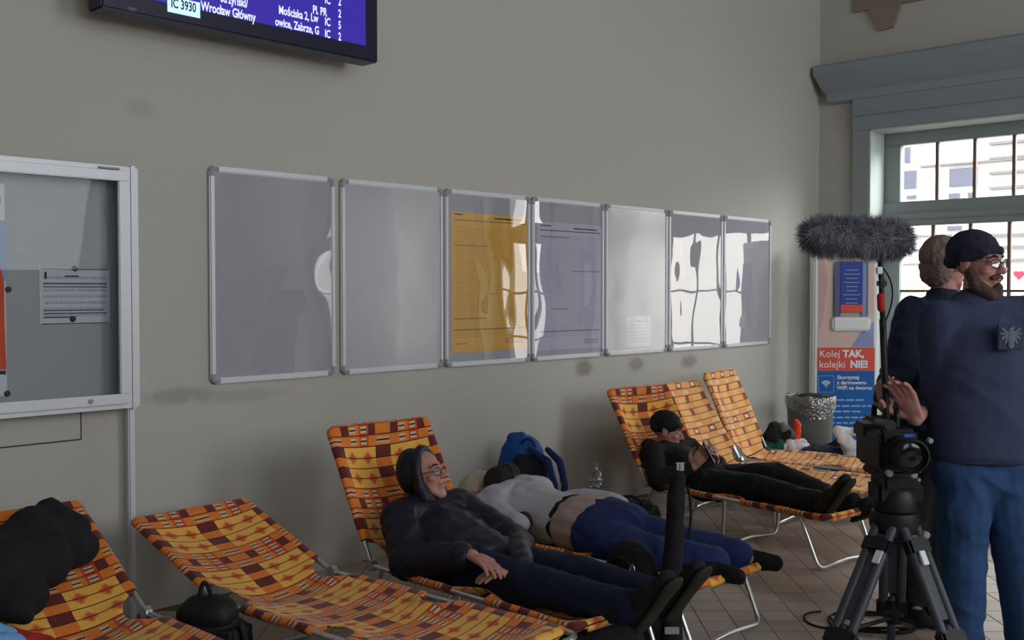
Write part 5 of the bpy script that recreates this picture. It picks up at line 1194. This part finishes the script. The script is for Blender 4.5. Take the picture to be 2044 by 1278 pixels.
MB().lathe(wb_ + Z1 * .281, [(.0435, .04), (.0437, .041), (.0437, .07), (.0435, .071)], None, 28, False).build('bottle_label', 'liner', wt)
# ------------------------------------------------------------------ things between and on the loungers
# coat over the back of the first lounger
L = L1
def B1(x, y, off): # point on the plane of L1's back, lifted by off
    a_ = math.radians(31); n_ = (L.l * math.sin(a_) + Z1 * math.cos(a_)); o_ = L.P(0, 0, .30) + n_ * (.02 + off); d = ray(x, y); t_ = (o_ - V((0, 0, EYE))).dot(n_) / d.dot(n_); return V((0, 0, EYE)) + d * t_
def coat(g):
    R_ = .035
    for (a, b, r0, r1) in (((-60, 1110), (60, 1080), .06, .09), ((60, 1080), (130, 1095), .1, .09), ((95, 1025), (105, 1100), .05, .09), ((20, 1140), (90, 1120), .1, .09), ((0, 1180), (40, 1190), .09, .08), ((-40, 1150), (10, 1160), .1, .1), ((110, 1070), (160, 1092), .07, .062), ((120, 1040), (150, 1060), .05, .055), ((30, 1210), (45, 1225), .05, .03)):
        g.cap(B1(*a, .07), B1(*b, .07), r0, r1)
    g.cap(B1(98, 1008, .13), B1(115, 1040, .1), .03, .05); g.cap(B1(50, 1045, .1), B1(95, 1015, .12), .045, .03)
soft_thing('black_coat', 'black coat thrown over the back of the lounger at the left edge', 'coat', coat, 'blackcoat', .009, .014, 6, 3)
def L1s(x, y, z): return onz(x, y, z)
soft_thing('red_cloth', 'red cloth lying on the lounger at the left edge below the coat', 'cloth', lambda g: (g.cap(onz(20, 1272, .34), onz(95, 1282, .33), .035, .02), g.cap(onz(40, 1285, .34), onz(130, 1292, .33), .03, .02)), 'red', .006, .006, 14, 3)
soft_thing('light_blue_cloth', 'light blue cloth at the bottom left corner beside the red cloth', 'cloth', lambda g: (g.cap(onz(-30, 1262, .40), onz(18, 1268, .37), .035, .022), g.cap(onz(-40, 1290, .40), onz(30, 1287, .37), .05, .03)), 'lightblue', .006, .007, 12, 5)
# black shoulder bag between loungers 1 and 2
q = onz(425, 1340, 0); q = base(425, 1250, 3.86)
sb = thing('shoulder_bag', 'black leather backpack standing between the two leftmost loungers', 'bag', q)
g = MB(); g.box(q + Z1 * .16, (.27, .15, .32), RC, .05); g.cap(q + Z1 * .31 - rt * .06, q + Z1 * .31 + rt * .02, .07); g.cap(q + rt * .08 + Z1 * .24, q + rt * .10 + Z1 * .1, .055); g.soft('bag_body', mat('black_leather', srgb(17, 17, 19), .55, bump=.3, bscale=60), sb, .007, .006, 8, 3)
MB().tube(bez(q - rt * .05 + Z1 * .36, q - rt * .035 + Z1 * .50, q + rt * .0 + Z1 * .36, 10), .008, 8).build('carry_loop', 'blackfab', sb)
MB().tube(bez(q + rt * .115 + Z1 * .29 - fd * .05, q + rt * .16 + Z1 * .18 - fd * .06, q + rt * .13 + Z1 * .03 - fd * .06, 8), .012, 8).build('side_strap', 'blackplastic', sb)
# round black backpack and upright case in the gap between loungers 3 and 4
L = L3; gw = .70
q = L.ray(1262, 1110, gw); q.z = 0
rb = thing('backpack', 'round-topped black backpack behind the legs of the man in the puffer jacket', 'backpack', q)
g = MB(); g.chain([q + Z1 * .13 - L.l * .0, q + Z1 * .33], [.125, .12], L.w, .6); g.cap(q - L.l * .08 + Z1 * .12, q + L.l * .08 + Z1 * .12, .11, .11, L.w, .7); g.soft('pack_body', 'blackfab', rb, .007, .006, 9, 3)
g = MB(); g.tube([q - L.w * .085 + L.l * (.085 * math.cos(a_)) + Z1 * (.29 + .10 * math.sin(a_)) for a_ in [PI * i / 14 for i in range(15)]], .006, 6); g.build('zip_piping', 'rubber', rb)
kr = L.ray(1262, 1138, gw - .10)
g = MB(); g.tube([kr + L.l * (.012 * math.cos(a_)) + Z1 * (.02 * math.sin(a_)) for a_ in [2 * PI * i / 16 for i in range(16)]], .0028, 6, True); g.build('karabiner', 'steel', rb)
q2 = L.ray(1338, 1080, gw + .015); top_ = L.ray(1352, 955, gw + .015)
cs = thing('upright_case', 'slim black padded case standing upright between two loungers', 'case', V((q2.x, q2.y, 0)))
g = MB(); g.chain([V((q2.x, q2.y, .05)), V((q2.x, q2.y, .35)).lerp(V((top_.x, top_.y, .35)), .3), top_], [.05, .04, .033]); g.soft('case_body', 'blackfab', cs, .006, .004, 10, 3)
MB().box(V((q2.x, q2.y, .12)) - fd * .053, (.06, .006, .03), RC, .002).build('grey_label', 'alucap', cs)
MB().tube(bez(top_ - Z1 * .03 + rt * .04, top_ + rt * .07 - Z1 * .12, top_ - Z1 * .25 + rt * .045, 8), .006, 6).build('carry_strap', 'blackfab', cs)
q = L3.P(1.0, .30, 0)
ub = thing('holdall', 'black holdall pushed under the foot end of the reclining man\'s lounger', 'bag', q)
g = MB(); g.cap(q - L3.w * .16 + Z1 * .11, q + L3.w * .18 + Z1 * .11, .10, .10); g.cap(q - L3.l * .12 + Z1 * .09, q + Z1 * .1, .085); g.soft('bag_body', 'blackfab', ub, .009, .007, 8, 3)
MB().tube(bez(q - L3.w * .1 + Z1 * .2, q + Z1 * .245 + L3.l * .03, q + L3.w * .1 + Z1 * .2, 10), .008, 8).build('handle', 'rubber', ub)
# maroon bag and small things beside the sleeper
q = L4.ray(1062, 1066, .06)
soft_thing('maroon_bundle', 'dark maroon cloth bundle on the lounger beside the sleeper', 'cloth', lambda g: (g.cap(L4.P(.02, .06, .35), L4.P(.16, .05, .345), .045, .04), g.cap(L4.P(.0, .10, .36), L4.P(.12, .09, .38), .04)), 'maroon', .007, .010, 10, 6)
q = at(1308, 1045, 5.3)
soft_thing('pinkish_scarf', 'pinkish folded scarf on the far side of the sleeper', 'cloth', lambda g: (g.cap(L4.ray(1290, 1047, .53), L4.ray(1328, 1046, .53), .03, .024), g.cap(L4.ray(1290, 1060, .50), L4.ray(1320, 1062, .50), .04, .04)), 'beige', .006, .005, 12, 7)
# white box behind the standing man
q = base(1982, 1090, 6.25)
wx = thing('flat_box', 'flat white cardboard box on the floor seen between the standing man\'s legs', 'box', q)
MB().box(q + Z1 * .05 + fd * .15, (.34, .30, .10), RC, .004).build('box_body', 'white', wx); MB().box(q + Z1 * .102 + fd * .15, (.345, .305, .006), RC, .002).build('box_lid', 'paper', wx)
q = base(1880, 1150, 5.6)
jg = thing('white_bottle', 'white plastic bottle on the floor right of the tripod crown', 'bottle', q)
MB().lathe(q, [(0, 0), (.045, 0), (.048, .01), (.048, .15), (.04, .18), (.016, .20), (.016, .22)], None, 24).build('bottle_body', 'white', jg); MB().lathe(q, [(0, .24), (.018, .24), (.018, .215), (0, .215)], None, 16).build('cap', 'blackplastic', jg)
